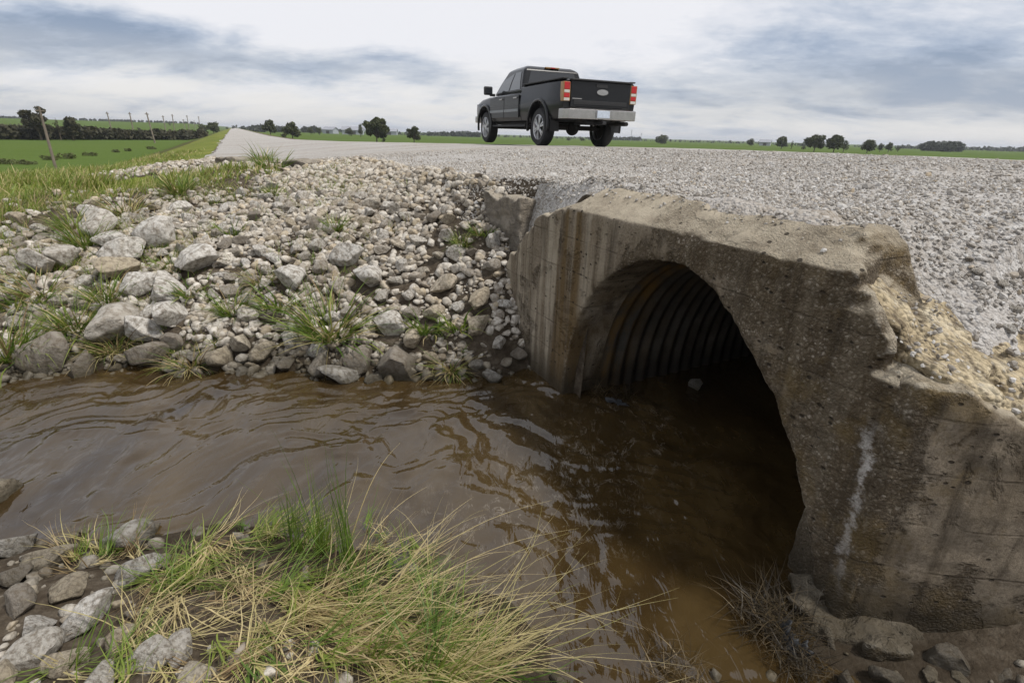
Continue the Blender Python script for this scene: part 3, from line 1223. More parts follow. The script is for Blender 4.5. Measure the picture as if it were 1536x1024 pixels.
def scatter_mesh(name, pts, rad, shapes, mat, rng, tilt=.5, smooth=False):
    """many stones merged into one mesh"""
    n = len(pts)
    k = rng.integers(0, len(shapes), n)
    tint = rng.random(n)
    VV, FF, TT, base = [], [], [], 0
    for si, (sv, sf) in enumerate(shapes):
        w = np.where(k == si)[0]
        if not len(w):
            continue
        m = len(w)
        yaw = rng.uniform(0, 2 * math.pi, m)
        a = rng.normal(0, tilt, m)
        b = rng.normal(0, tilt, m)
        cy, sy, ca, sa, cb, sb = np.cos(yaw), np.sin(yaw), np.cos(a), np.sin(a), np.cos(b), np.sin(b)
        X, Y, Zc = sv[:, 0][None], sv[:, 1][None], sv[:, 2][None]
        Y1, Z1 = Y * ca[:, None] - Zc * sa[:, None], Y * sa[:, None] + Zc * ca[:, None]
        X2, Z2 = X * cb[:, None] + Z1 * sb[:, None], -X * sb[:, None] + Z1 * cb[:, None]
        X3, Y3 = X2 * cy[:, None] - Y1 * sy[:, None], X2 * sy[:, None] + Y1 * cy[:, None]
        r = rad[w][:, None]
        P = np.stack([X3 * r + pts[w, 0][:, None], Y3 * r + pts[w, 1][:, None], Z2 * r + pts[w, 2][:, None]], -1).reshape(-1, 3)
        nv = len(sv)
        F = (sf[None] + (np.arange(m) * nv)[:, None, None]).reshape(-1, 3) + base
        base += m * nv
        VV.append(P)
        FF.append(F)
        TT.append(np.repeat(tint[w], nv))
    return np_mesh(name, np.concatenate(VV), np.concatenate(FF), mat, smooth, [('tint', np.concatenate(TT))])


placed = []       # x, y, r
NAMED = ('rocks on the far bank', 'rocks on the near bank', 'rocks in the water', 'rocks at the foot of the wing wall', 'stones on the road shoulder')


def free(x, y, r, k=.8):
    for (a, b, c) in placed:
        if (a - x) ** 2 + (b - y) ** 2 < (k * (r + c)) ** 2:
            return False
    return True


def put_rock(x, y, r, label, group, z=None, sink=.22, mesh=None, rz=None, tilt=.2, flat=1.0):
    me = mesh if mesh is not None else ROCK_MESH[int(RNG.integers(len(ROCK_MESH)))]
    o = link('rock', me)
    hz_ = float(zw(x, y)[0]) if z is None else z
    o.location = (x, y, hz_ + r * (.5 - sink) * flat)
    o.rotation_euler = (RNG.normal(0, tilt), RNG.normal(0, tilt), RNG.uniform(0, 6.28) if rz is None else rz)
    o.scale = (r, r * RNG.uniform(.85, 1.1), r * RNG.uniform(.9, 1.15) * flat)
    tone = float(RNG.random())
    for words, val in ((('dark', 'wet'), .05), (('brown',), .92), (('tan', 'ochre'), .97), (('pale', 'white', 'light', 'bright', 'cream'), .76), (('grey',), .42)):
        if group in NAMED and any(w_ in label for w_ in words):
            tone = val + float(RNG.uniform(-.03, .03))
            break
    o.color = (tone, tone, tone, 1)
    tag(o, label, 'rock', group)
    placed.append((x, y, r))
    return o


# landmark rocks: pixel of the middle, pixel width, label
MARK = [
    (523, 384, 42, 'pale squarish boulder high in the middle of the rubble slope'),
    (552, 414, 46, 'broad flat-faced boulder just below the pale squarish one mid slope'),
    (437, 414, 42, 'pale cracked boulder left of the big middle pair of the slope'),
    (669, 426, 38, 'tan wedge-shaped rock on small gravel below the fine rubble'),
    (720, 449, 36, 'rounded upright tan rock nearest the headwall halfway up the bank'),
    (714, 492, 36, 'tall rounded rock standing under the upright tan one by the headwall'),
    (748, 515, 30, 'grey egg-shaped rock close to the foot of the headwall'),
    (777, 534, 30, 'dark wet rock at the waterline touching the headwall'),
    (583, 482, 42, 'slanted oval rock right of the large grass clump'),
    (599, 543, 42, 'dark pentagon-shaped rock at the waterline in the bank middle'),
    (509, 559, 46, 'wide low rock with a light top sitting in the water edge'),
    (541, 538, 36, 'dark round rock on the shore behind the wide low one'),
    (430, 549, 28, 'small two-tone rock at the water edge left of the grass clump'),
    (331, 535, 42, 'brown blocky rock at the waterline beside a drooping grass tuft'),
    (360, 513, 38, 'split rounded rock above the brown blocky shore rock'),
    (257, 470, 50, 'bright angular boulder in the lower left rubble'),
    (222, 497, 48, 'cream faceted boulder below the bright angular one'),
    (258, 512, 38, 'round dark boulder right of the cream faceted one'),
    (222, 532, 48, 'dark hollow-faced rock at the waterline under the cream boulder'),
    (253, 431, 44, 'grey boulder in the row above the bright angular one, right'),
    (213, 425, 40, 'grey boulder in the row above the bright angular one, left'),
    (292, 389, 46, 'large light rounded boulder in the upper left rubble'),
    (237, 350, 58, 'broad pale slab-like boulder below the grass edge'),
    (170, 361, 36, 'pale squarish boulder near the grass edge left'),
    (186, 380, 54, 'long flat pale rock lying under the squarish boulder'),
    (186, 400, 44, 'brown-shadowed boulder left of the middle slope'),
    (66, 392, 42, 'grey rounded boulder at the far left of the slope'),
    (99, 385, 44, 'grey boulder touching the far left rounded one'),
    (71, 528, 56, 'dark humped rock at the waterline far left'),
    (131, 547, 44, 'low wet rock in the water edge at left'),
    (166, 488, 72, 'wide flat slab tilted in the lower left rubble'),
    (150, 340, 44, 'flat grey rock by the weeds at the grass edge'),
    (272, 312, 26, 'small white boulder near the upper weeds'),
    (134, 320, 22, 'small round white rock at the grass edge'),
    (395, 530, 30, 'small brown rock at the shore left of the two-tone one'),
    (480, 545, 34, 'rock half hidden under the hanging straw of the big clump'),
    (648, 470, 30, 'grey rock in the pebble patch left of the upright tan one'),
    (625, 505, 34, 'mossy tan rock among weeds right of the slanted oval'),
]
FPX_D = FPX
for (px, py, w, lab) in MARK:
    P = hit(px, py + w * .30)
    depth = float(np.dot(P - CAM, _fw))
    r = w * depth / FPX * .5 * 1.42
    if not free(P[0], P[1], r, .15):
        continue
    put_rock(P[0], P[1], r, lab, 'rocks on the far bank', tilt=.25, sink=.12)

# rocks beside the camera on the near bank
NEAR = [
    (28, 812, 58, 'pale grey rock at the lower left water edge'),
    (70, 838, 60, 'brown flat rock behind the pale grey one, near bank'),
    (186, 803, 66, 'pale flat-topped rock at the near water edge under grass blades'),
    (220, 848, 60, 'pale rock half covered by dry grass on the near bank'),
    (136, 918, 70, 'light grey pointed rock lying diagonal on the near bank'),
    (55, 975, 64, 'long rounded stone at the lower left corner'),
    (110, 880, 48, 'tan rock above the light pointed rock, near bank'),
    (20, 860, 50, 'dark rock at the left frame edge, near bank'),
    (30, 905, 50, 'grey rock at the left frame edge below the dark one'),
    (232, 985, 52, 'grey angular rock half buried in straw at the bottom'),
    (275, 968, 50, 'upright grey shard in straw at the bottom'),
    (290, 1010, 50, 'brown rock in straw at the bottom edge'),
    (110, 985, 60, 'tan rock right of the long rounded corner stone'),
    (60, 935, 50, 'small pale rock between larger near bank rocks'),
    (180, 960, 44, 'small brown rock beside the light pointed rock'),
    (10, 1015, 60, 'brown rock at the very corner of the near bank'),
    (150, 1015, 60, 'grey rock at the bottom edge left of the straw'),
    (4, 740, 44, 'flat tan stone poking out of the water at the left'),
]
for (px, py, w, lab) in NEAR:
    P = hit(px, py + w * .25)
    depth = float(np.dot(P - CAM, _fw))
    r = w * depth / FPX * .5 * 1.27
    put_rock(P[0], P[1], r, lab, 'rocks on the near bank', tilt=.3, sink=.2)
# the pale rock lodged inside the culvert, stones at the foot of the wing
x, y = to_w(.35, L0 + 1.15)
put_rock(x, y, .085, 'pale grey rock lodged inside the culvert mouth', 'rocks in the water', z=.02, sink=.2)
for (px, py, w, lab) in [(1425, 990, 60, 'dark rock at the foot of the wing wall'), (1480, 985, 50, 'grey rock against the foot of the wing wall, lower right'),
                         (1395, 1012, 40, 'small tan rock at the bottom edge under the wing wall'), (1500, 1015, 60, 'dark rock in the lower right corner'),
                         (1440, 1020, 44, 'brown rock at the bottom edge right of the tan one'), (1330, 1012, 44, 'dark wet stone under the footing ledge'),
                         (1270, 1018, 50, 'mossy wet stone beside the flood debris')]:
    P = at_z(px, py, .05)
    depth = float(np.dot(P - CAM, _fw))
    r = w * depth / FPX * .5
    put_rock(P[0], P[1], r, lab, 'rocks at the foot of the wing wall', z=.03, sink=.3)
for (px, py, w, lab) in [(1464, 413, 26, 'grey pebble resting beside the broken end of the headwall'), (1500, 432, 34, 'grey stone on the gravel right of the broken core'),
                         (1512, 500, 36, 'pale stone lying on the broken concrete slope'), (1525, 470, 34, 'grey slab stone at the right frame edge'),
                         (1450, 395, 22, 'small dark stone behind the broken end of the headwall')]:
    P = hit(px, py)
    depth = float(np.dot(P - CAM, _fw))
    put_rock(P[0], P[1], w * depth / FPX * .36, lab, 'stones on the road shoulder', sink=.1)

# the rest of the 300 largest: filling the slope between the landmarks
ZONES = [
    # s0, s1, L0, L1, rmin, rmax, n, label
    ('low', 'grey or tan limestone rock crowded along the shore of the far bank', 'rocks along the far shore'),
    ('mid', 'grey limestone rock packed in the middle of the rubble slope', 'rocks on the far bank slope'),
    ('left', 'weathered rock among weeds below the grass edge', 'rocks below the grass edge'),
    ('up', 'fist-sized pale stone on the upper rubble slope near the road', 'stones on the upper slope'),
]
n_ind = len(placed)
tries = 0
target = 292
for rmin, rmax in ((.078, .118), (.056, .085), (.040, .065)):
    tr = 0
    while len(placed) < target and tr < (2600, 2000, 6000)[(rmin < .07) + (rmin < .05)]:
        tr += 1
        s = RNG.uniform(-5.2, -.5)
        L = RNG.uniform(-3.0, 2.1)
        h_ = float(height(np.array([s]), np.array([L]))[0])
        if h_ < -.03 or h_ > 1.2 or L > interp(s, LE) - .15:
            continue
        if s < -4.3 + .15 * L and RNG.random() < .75:
            continue
        # smaller stones towards the fine rubble by the headwall and the road
        fine = sstep(.2, 1.6, L) * sstep(.45, .75, h_) + sstep(.85, 1.05, h_) * sstep(-1.5, .3, L)
        r = RNG.uniform(rmin, rmax)
        if RNG.random() < min(1, fine) * (.62 if r > .07 else .75):
            continue
        x, y = to_w(s, L)
        if not free(x, y, r, .78):
            continue
        if h_ < .28:
            zn = ZONES[0]
        elif L < -1.2:
            zn = ZONES[2]
        elif h_ > .85:
            zn = ZONES[3]
        else:
            zn = ZONES[1]
        put_rock(float(x), float(y), r, zn[1], zn[2], sink=RNG.uniform(.1, .3))
print('rocks', len(placed))

# ---------------------------------------------------------------- rubble between them (beyond counting)
PL = np.array(placed)


def covered(x, y, r):
    out = np.zeros(len(x), bool)
    for i0 in range(0, len(x), 4000):
        d = np.hypot(x[i0:i0 + 4000, None] - PL[None, :, 0], y[i0:i0 + 4000, None] - PL[None, :, 1])
        out[i0:i0 + 4000] = (d < PL[None, :, 2] * .72 + 0 * r[i0:i0 + 4000, None]).any(1)
    return out


def bank_scatter(n, rmin, rmax, smin, smax, lmin, lmax, dens, seed, power=1.6):
    rng = np.random.default_rng(seed)
    s = rng.uniform(smin, smax, n)
    L = rng.uniform(lmin, lmax, n)
    h_ = height(s, L)
    r = rmin + (rmax - rmin) * rng.random(n) ** power
    p = dens(s, L, h_)
    k = rng.random(n) < p
    s, L, h_, r = s[k], L[k], h_[k], r[k]
    x, y = to_w(s, L)
    k = ~covered(x, y, r)
    return np.stack([x[k], y[k], h_[k] + r[k] * rng.uniform(.0, .45, k.sum())], 1), r[k]


def d_far(s, L, h_):
    edge = interp(s, LE) - L
    g = fbm2(s, L, 1.1, 3, 101)
    p = (h_ > -.04) * (edge > -.1) * (s < -.3) * np.where(s > -1.2, behind(s, L) < .02, True)
    grass = sstep(-3.6, -5.0, s + .35 * np.minimum(L + 2.5, 3)) * sstep(1.6, -.2, L)
    return p * (1 - .93 * grass) * np.where(g < -.35, .35, 1.0)


pm, rm = bank_scatter(16000, .030, .074, -6.5, -.3, -3.2, 2.3, d_far, 201, 1.5)
ps, rs = bank_scatter(15000, .012, .030, -6.8, -.3, -3.0, 2.4, d_far, 202)
m1 = scatter_mesh('rubble', pm, rm, MID_SHAPES, MAT_RUBBLE, RNG, .5, True)
tag(link('rubble', m1), 'broken limestone rubble filling the slope of the far bank', 'rubble', kind='stuff')
m2 = scatter_mesh('small_rubble', ps, rs, PEB_SHAPES, MAT_RUBBLE, RNG, .6, False)
tag(link('small_rubble', m2), 'small chips of stone between the rocks of the far bank', 'rubble', kind='stuff')


def d_berm(s, L, h_):
    edge = interp(s, LE) - L
    return (edge > -.2) * (edge < 2.2) * sstep(2.4, .4, edge) * (np.abs(s + 10.5) < 3.8)


pb, rb_ = bank_scatter(6500, .03, .085, -14.5, -6.6, -3.6, .9, d_berm, 203)
mb = scatter_mesh('rubble_berm', pb, rb_, PEB_SHAPES, MAT_RUBBLE, RNG, .6, False)
tag(link('rubble_berm', mb), 'low pale bank of rubble along the left edge of the road', 'rubble', kind='stuff')


def d_nearbank(s, L, h_):
    return (h_ > -.05) * (s > -.4) * (behind(s, L) < -.1) * np.where(sstep(-.9, -.4, L) * (s < 2.1) > .5, .3, 1.0) * np.where(s > 2.1, .25, 1.0)


pn, rn = bank_scatter(3400, .010, .05, -.4, 3.0, -2.4, 2.6, d_nearbank, 204)
mn = scatter_mesh('near_rubble', pn, rn, MID_SHAPES, MAT_RUBBLE, RNG, .5, True)
tag(link('near_rubble', mn), 'small stones and chips covering the near bank', 'rubble', kind='stuff')

# loose gravel on the road, dense near the wall
rng = np.random.default_rng(305)
n = 250000
rr = 2.2 + 9.5 * rng.random(n) ** 1.5
az = np.radians(rng.uniform(-40, 60, n))
gx, gy = rr * np.sin(az), rr * np.cos(az)
s_, L_ = to_sl(gx, gy)
e_ = L_ - interp(s_, LE)
onr = (e_ > np.where((s_ > 1.95) | ((s_ > -1.25) & (s_ < 0)), -.95, -.12) + .18 * fbm2(s_, L_, 1.1, 3, 107)) & (L_ < 11) & (s_ > -9)
onr &= (s_ < -1.2) | (behind(s_, L_) > np.where(s_ < 1.9, .29 + .06 * fbm2(s_, L_, 3, 2, 108), .05))
core = (s_ > 1.84) & (L_ < L0 + .75 + .22 * fbm2(s_, L_, 2.1, 3, 109) + .35 * np.clip(s_ - 2.1, -.3, .5)) & (s_ < 2.75)
ct_ = 1.235 - .60 * (s_ - 2.3) + .02 * (L_ - L0)
onr &= ~core | (rng.random(n) < .10) | (height(s_, L_) > ct_ + .015)
thin = sstep(.28, .60, .5 + .5 * fbm2(s_, L_, .9, 3, 111))
track = sum(np.exp(-((L_ - q) / .33) ** 2) for q in (3.9, 5.5, 7.1, 8.7))
onr &= rng.random(n) < (.45 + .55 * thin) * (1 - .6 * np.clip(track, 0, 1))
s_, L_, rr = s_[onr], L_[onr], rr[onr]
h_ = height(s_, L_)
core_top = 1.235 - .60 * (s_ - 2.3) + .02 * (L_ - L0)
h_ = np.where((s_ > 1.84) & (L_ < L0 + 1.0), np.maximum(h_, core_top - .02), h_)
x_, y_ = to_w(s_, L_)
rad = .005 + .0100 * rng.random(len(s_)) ** 1.8 + .018 * (rng.random(len(s_)) < .03) * rng.random(len(s_))
rad *= 1 + .35 * sstep(1.6, 2.6, s_) * sstep(4.2, 3.0, L_)
pts = np.stack([x_, y_, h_ + rad * rng.uniform(-.1, .45, len(s_))], 1)
# a few stones that rolled onto the concrete itself
k2 = 420
s2_, l2_ = rng.uniform(-.05, 1.85, k2), rng.uniform(.06, .34, k2) ** 1.0
z2_ = np.minimum(1.672, 1.522 + .62 * l2_) + .004
x2_, y2_ = to_w(s2_, l2_ + L0)
kk = rng.random(k2) < sstep(.05, .32, l2_)
r2_ = .004 + .010 * rng.random(k2) ** 2
pts = np.concatenate([pts, np.stack([x2_, y2_, z2_], 1)[kk]])
rad = np.concatenate([rad, r2_[kk]])
rr = np.concatenate([rr, np.full(kk.sum(), 2.5)])
nearm = rr < 4.2
mg = scatter_mesh('gravel', pts[nearm], rad[nearm], PEB_SHAPES, MAT_STONE, RNG, .6, False)
tag(link('gravel', mg), 'loose crushed gravel lying on the road beside the headwall', 'gravel', kind='stuff')
mg2 = scatter_mesh('road_gravel', pts[~nearm], rad[~nearm] * 1.1, TINY_SHAPES, MAT_STONE, RNG, .6, False)
tag(link('road_gravel', mg2), 'loose crushed gravel farther out across the road', 'gravel', kind='stuff')
print('gravel', len(pts))
# ------------------------------------------------------------------ grass
def blades(roots, length, lean_dir, lean, width, tint, rng, seg=7, curl=1.0, droop=1.0):
    """curved tapering ribbons. roots (N,3); lean_dir azimuth; lean 0 upright..1 flat"""
    n = len(roots)
    t = np.linspace(0, 1, seg + 1)
    ang0 = (math.pi / 2) * (1 - lean)                      # elevation at the root
    ang = ang0[:, None] - (curl * droop)[:, None] * (t[None] ** 1.3)
    ang = np.maximum(ang, -1.25)
    dl = length[:, None] / seg
    dh = np.cos(ang) * dl
    dz = np.sin(ang) * dl
    sway = rng.normal(0, .5, n)[:, None] * t[None] + lean_dir[:, None] + rng.normal(0, .09, (n, seg + 1)).cumsum(1)
    X = np.zeros((n, seg + 1, 3))
    X[:, 1:, 0] = np.cumsum(np.cos(sway[:, :-1]) * dh[:, :-1], 1)
    X[:, 1:, 1] = np.cumsum(np.sin(sway[:, :-1]) * dh[:, :-1], 1)
    X[:, 1:, 2] = np.cumsum(dz[:, :-1], 1)
    X += roots[:, None, :]
    face = rng.uniform(0, math.pi, n)
    w = width[:, None] * np.clip(1.05 - t[None] ** 1.6, .06, 1) * .5
    side = np.stack([np.cos(face)[:, None] * w, np.sin(face)[:, None] * w, np.zeros_like(w)], -1)
    A, B = X - side, X + side
    Vv = np.stack([A, B], 2).reshape(-1, 3)                 # n,(seg+1),2
    base = (np.arange(n) * (seg + 1) * 2)[:, None]
    k = np.arange(seg) * 2
    F = np.stack([base + k, base + k + 1, base + k + 3, base + k + 2], -1).reshape(-1, 4)
    T = np.repeat(tint, (seg + 1) * 2)
    return Vv, F, T


def tuft_mesh(name, n, spread, lmin, lmax, lean, green, rng, width=.006, dirn=None, dspread=math.pi, droop=1.2, seg=7):
    a = rng.uniform(0, 2 * math.pi, n)
    r = spread * np.sqrt(rng.random(n))
    roots = np.stack([r * np.cos(a), r * np.sin(a), np.full(n, -.02)], 1)
    if dirn is None:
        dr = a + rng.normal(0, .7, n)
    else:
        dr = dirn + rng.normal(0, dspread, n)
    ln = rng.uniform(lmin, lmax, n)
    le = np.clip(rng.normal(lean, .2, n), .0, 1.0)
    g = rng.random(n) < green
    tint = np.where(g, rng.uniform(.05, .52, n), rng.uniform(.58, 1.0, n))
    dp = rng.uniform(.3, 1.0, n) * droop
    v, f, t = blades(roots, ln, dr, le, width * rng.uniform(.6, 1.2, n), tint, rng, seg, np.ones(n), dp)
    return np_mesh(name, v, f, MAT_BLADE, True, [('tint', t)])


def join_parts(parts):
    V_, F_, T_, b = [], [], [], 0
    for v, f, t in parts:
        V_.append(v)
        F_.append(f + b)
        T_.append(t)
        b += len(v)
    return np.concatenate(V_), np.concatenate(F_), np.concatenate(T_)


g_rng = np.random.default_rng(55)


def tussock(label, bases, spec, group='large tussocks on the near bank'):
    """bases: list of (px, py, weight) roots on the ground; spec: list of blade populations"""
    P0 = hit(bases[0][0], bases[0][1])
    parts = []
    wts = np.array([b[2] for b in bases], float)
    wts /= wts.sum()
    pts = np.array([hit(b[0], b[1]) for b in bases])
    for (n, spread, lmin, lmax, lean, lsd, dirn, dsd, droop, tint, width) in spec:
        k = g_rng.choice(len(bases), n, p=wts)
        off = g_rng.normal(0, spread, (n, 2))
        roots = pts[k].copy()
        roots[:, :2] += off
        roots[:, 2] = zw(roots[:, 0], roots[:, 1]) - .01
        roots[:, 2] = np.maximum(roots[:, 2], -.03)
        # blades grow in little sheaves that lean together
        nc = max(3, n // 11)
        c = g_rng.integers(0, nc, n)
        cp = pts[g_rng.choice(len(bases), nc, p=wts)][:, :2] + g_rng.normal(0, spread * 1.15, (nc, 2))
        roots[:, :2] = cp[c] + g_rng.normal(0, .014, (n, 2))
        roots[:, 2] = np.maximum(zw(roots[:, 0], roots[:, 1]) - .01, -.03)
        dr = (dirn + g_rng.normal(0, dsd, nc))[c] + g_rng.normal(0, .28, n)
        ln = g_rng.uniform(lmin, lmax, nc)[c] * g_rng.uniform(.55, 1.1, n)
        le = np.clip(g_rng.normal(lean, lsd, nc)[c] + g_rng.normal(0, .09, n), .0, 1.02)
        tt = np.clip(g_rng.uniform(tint[0], tint[1], nc)[c] + g_rng.normal(0, .05, n), 0, 1)
        dp = g_rng.uniform(.2, 1.0, nc)[c] * g_rng.uniform(.6, 1.3, n) * droop
        v, f, t = blades(roots - P0[None], ln, dr, le, width * g_rng.uniform(.55, 1.2, n), tt, g_rng, 9, np.ones(n), dp)
        # stalks come to rest on the ground or the water instead of sinking in
        A_ = v + P0[None]
        fl = np.maximum(zw(A_[:, 0], A_[:, 1]), 0) + .006
        fl = np.repeat(np.repeat(g_rng.uniform(0, .05, n), 20).reshape(-1, 2)[:, 0], 2) + fl
        v[:, 2] = np.maximum(v[:, 2], fl - P0[2])
        parts.append((v, f, t))
    v, f, t = join_parts(parts)
    o = link('grass_tussock', np_mesh('grass_tussock', v, f, MAT_BLADE, True, [('tint', t)]))
    o.location = P0
    return tag(o, label, 'grass tussock', group)


# 0 rad = +x (right in the photo), pi/2 = away from the camera
tussock('upright tall green tussock rising over the water behind the straw', [(455, 835, 2), (490, 835, 3), (530, 850, 2)],
        [(109, .035, .38, .78, .10, .07, 1.3, 1.2, .30, (.02, .30), 0.0060),
         (70, .05, .2, .42, .35, .15, .6, 1.4, .9, (.1, .5), 0.0060),
         (34, .05, .3, .60, .25, .12, .7, .9, .6, (.6, .85), 0.0047)])
tussock('sprawling green and straw tussock falling to the right over the water', [(570, 950, 3), (540, 900, 2), (610, 970, 3), (650, 1000, 2), (500, 930, 2), (460, 900, 2)],
        [(327, .08, .14, .40, .92, .10, 0, 1.8, .3, (.80, 1.0), 0.0055),
         (210, .07, .34, .85, .80, .09, .2, .5, .8, (.60, .86), 0.0060),
         (330, .08, .22, .62, .72, .16, .2, .8, 1.0, (.06, .48), 0.0065),
         (117, .08, .25, .5, .86, .12, -.5, .7, .6, (.62, .95), 0.0052),
         (120, .06, .50, 1.05, .78, .08, .2, .3, .40, (.64, .84), 0.0060)])
tussock('matted dry straw tussock lying over the near rocks', [(330, 900, 3), (390, 900, 3), (300, 850, 2), (430, 960, 3), (360, 980, 3), (250, 940, 2), (460, 1010, 2), (280, 1000, 2), (215, 890, 1)],
        [(483, .10, .18, .50, .92, .08, -.4, 1.5, .35, (.70, 1.0), 0.0055),
         (202, .08, .25, .55, .88, .10, -.45, .7, .5, (.6, .85), 0.0057),
         (163, .07, .16, .36, .76, .18, .2, 1.4, .9, (.1, .5), 0.0062),
         (93, .07, .25, .5, .82, .14, .1, .6, .6, (.3, .7), 0.0057)])
tussock('green fringe of grass hanging over the water edge behind the straw', [(400, 800, 2), (430, 820, 2), (560, 820, 2), (610, 850, 2), (650, 890, 1), (350, 815, 1)],
        [(327, .05, .14, .36, .62, .2, .7, 1.2, .9, (.06, .52), 0.0060),
         (124, .05, .2, .45, .75, .15, .5, .9, .7, (.6, .9), 0.0049)])
tussock('bright green tussock at the bottom edge spilling to the right', [(620, 1030, 3), (690, 1035, 2), (540, 1020, 2), (480, 1040, 1)],
        [(312, .06, 0.18, 0.47, .6, .2, .1, .8, .9, (.05, .5), 0.0079),
         (231, .07, 0.29, 0.62, .78, .14, .1, .5, .5, (.6, .9), 0.0064)])
tussock('thin tuft of green and tan blades between the near rocks', [(160, 1010, 2), (120, 1000, 1), (220, 1015, 2)],
        [(145, .05, 0.14, 0.39, .55, .2, 1.0, 1.5, .9, (.15, .95), 0.0068)])
tussock('dry wiry tuft growing at the water edge beside the pale flat-topped rock', [(150, 830, 2), (210, 830, 2), (120, 850, 1)],
        [(163, .06, 0.11, 0.34, .5, .22, 1.2, 1.6, 1.0, (.55, 1.0), 0.0057), (57, .05, 0.11, 0.31, .4, .2, 1.2, 1.4, .8, (.1, .5), 0.0066)])
tussock('low green tuft beside the straw, left of the upright tussock', [(280, 870, 2), (310, 860, 2)],
        [(125, .05, 0.14, 0.36, .55, .2, 1.0, 1.6, .9, (.05, .5), 0.0075), (57, .05, 0.14, 0.39, .7, .2, 0, 1.6, .7, (.6, 1.), 0.0057)])
# stray stems arching far over the water
stems = [((520, 830), (600, 664)), ((560, 930), (868, 792)), ((600, 960), (880, 890)), ((560, 900), (828, 750)), ((520, 880), (660, 800)),
         ((540, 960), (790, 870)), ((560, 940), (710, 745)), ((600, 990), (850, 960)), ((500, 900), (640, 730))]
for i, (a, b) in enumerate(stems):
    A = hit(*a)
    B = at_d(b[0], b[1], math.hypot(A[0], A[1]) + (.30 if i != 0 else .14))
    n = 14
    tt = np.linspace(0, 1, n)[:, None]
    C = A[None] * (1 - tt) + B[None] * tt + np.array([0, 0, 1])[None] * (.10 * np.sin(tt * math.pi)) + np.array([0, 0, 0])
    w = .0038 * (1.12 - tt)
    ring = np.array([(1, 0, 0), (0, 0, 1), (-1, 0, 0), (0, 0, -1)], float)
    Vv = (C[:, None, :] + ring[None] * w[:, None]).reshape(-1, 3) - A[None]
    Fq = np.array([[j * 4 + k, j * 4 + (k + 1) % 4, (j + 1) * 4 + (k + 1) % 4, (j + 1) * 4 + k] for j in range(n - 1) for k in range(4)])
    o = link('straw_stem', np_mesh('straw_stem', Vv, Fq, MAT_BLADE, True, [('tint', np.full(len(Vv), .78))]))
    o.location = A
    tag(o, ['thin straight straw stem leaning right, highest over the water', 'long straw stem reaching farthest right of the upper pair',
            'long low straw stem pointing right over the water', 'long straw stem slanting up right across the dark water',
            'short straw stem above the green tussock', 'straw stem low over the water between the two longest', 'steep straw stem right of the upright tussock',
            'lowest straw stem lying to the right near the bottom edge', 'steep straw stem crossing the upright tussock'][i], 'grass stem', 'straw stems over the water')

# tufts among the rocks of the far bank: a few shapes, copied
TUFTS = [
    tuft_mesh('grass_tuft', 300, .07, .16, .36, .5, .74, g_rng, .008),
    tuft_mesh('grass_tuft', 200, .06, .12, .30, .45, .85, g_rng, .009),
    tuft_mesh('grass_tuft', 230, .06, .12, .32, .65, .35, g_rng, .007),
    tuft_mesh('grass_tuft', 150, .10, .07, .2, .5, .92, g_rng, .011),
]
TF = [
    (497, 505, 0, 1.5, 'large spreading green clump with hanging straw at the far shore'),
    (110, 495, 0, 1.05, 'bright green clump left on the far bank above the shore'),
    (160, 455, 1, 1.05, 'green clump up the slope from the bright left one'),
    (10, 535, 0, 1.25, 'thick green clump at the left frame edge on the shore'),
    (285, 548, 2, .95, 'drooping tuft hanging into the water beside a blocky rock'),
    (170, 525, 2, 1.0, 'dry brown tuft between wet shore rocks at left'),
    (348, 470, 1, .9, 'small leafy green tuft in the middle left rubble'),
    (390, 425, 2, .8, 'thin yellowish tuft in the middle of the slope'),
    (130, 370, 1, 1.3, 'yellow-green weed among pale boulders below the grass'),
    (505, 345, 1, .7, 'slim weed standing on the upper fine rubble'),
    (693, 372, 1, .6, 'little green sprig beside the old concrete remnant'),
    (725, 352, 3, .7, 'low weed right under the old concrete remnant'),
    (675, 555, 2, .85, 'ragged straw tuft at the shore near the headwall'),
    (690, 490, 3, 1.1, 'low leafy weed in front of the upright tan rocks'),
    (640, 490, 3, 1.1, 'low weed near the mossy tan rock'),
    (420, 455, 3, 1.3, 'leafy weed above the large spreading clump'),
    (230, 375, 3, 1.0, 'small weed in a gap of the upper left boulders'),
    (290, 440, 3, 1.0, 'small weed right of the two grey boulders'),
    (410, 295, 1, .7, 'thin weed at the top of the rubble near the slab'),
    (60, 440, 2, 1.2, 'dry grey-brown weed at the left of the slope'),
    (40, 455, 3, 1.3, 'low green weed at the far left slope'),
    (190, 320, 2, 1.3, 'dark weedy tuft at the top of the left rubble'),
    (270, 290, 1, 1.3, 'tall yellow-green weed near the end of the berm'),
    (395, 247, 1, 1.2, 'bright green weeds in the notch by the flat slab'),
    (410, 250, 3, 1.6, 'low green weeds under the flat slab'),
    (350, 350, 3, 1.0, 'sparse weed in small rubble right of the upper boulders'),
    (110, 345, 0, .9, 'yellow-green clump at the edge of the long grass'),
    (255, 400, 3, .8, 'tiny weed between the upper boulders'),
]
for (px, py, k, sc, lab) in TF:
    P = hit(px, py)
    o = link('grass_tuft', TUFTS[k])
    o.location = P
    sc *= 1.45
    o.scale = (sc, sc, sc)
    o.rotation_euler = (0, 0, g_rng.uniform(0, 6.28))
    tag(o, lab, 'grass tuft', 'tufts on the far bank')


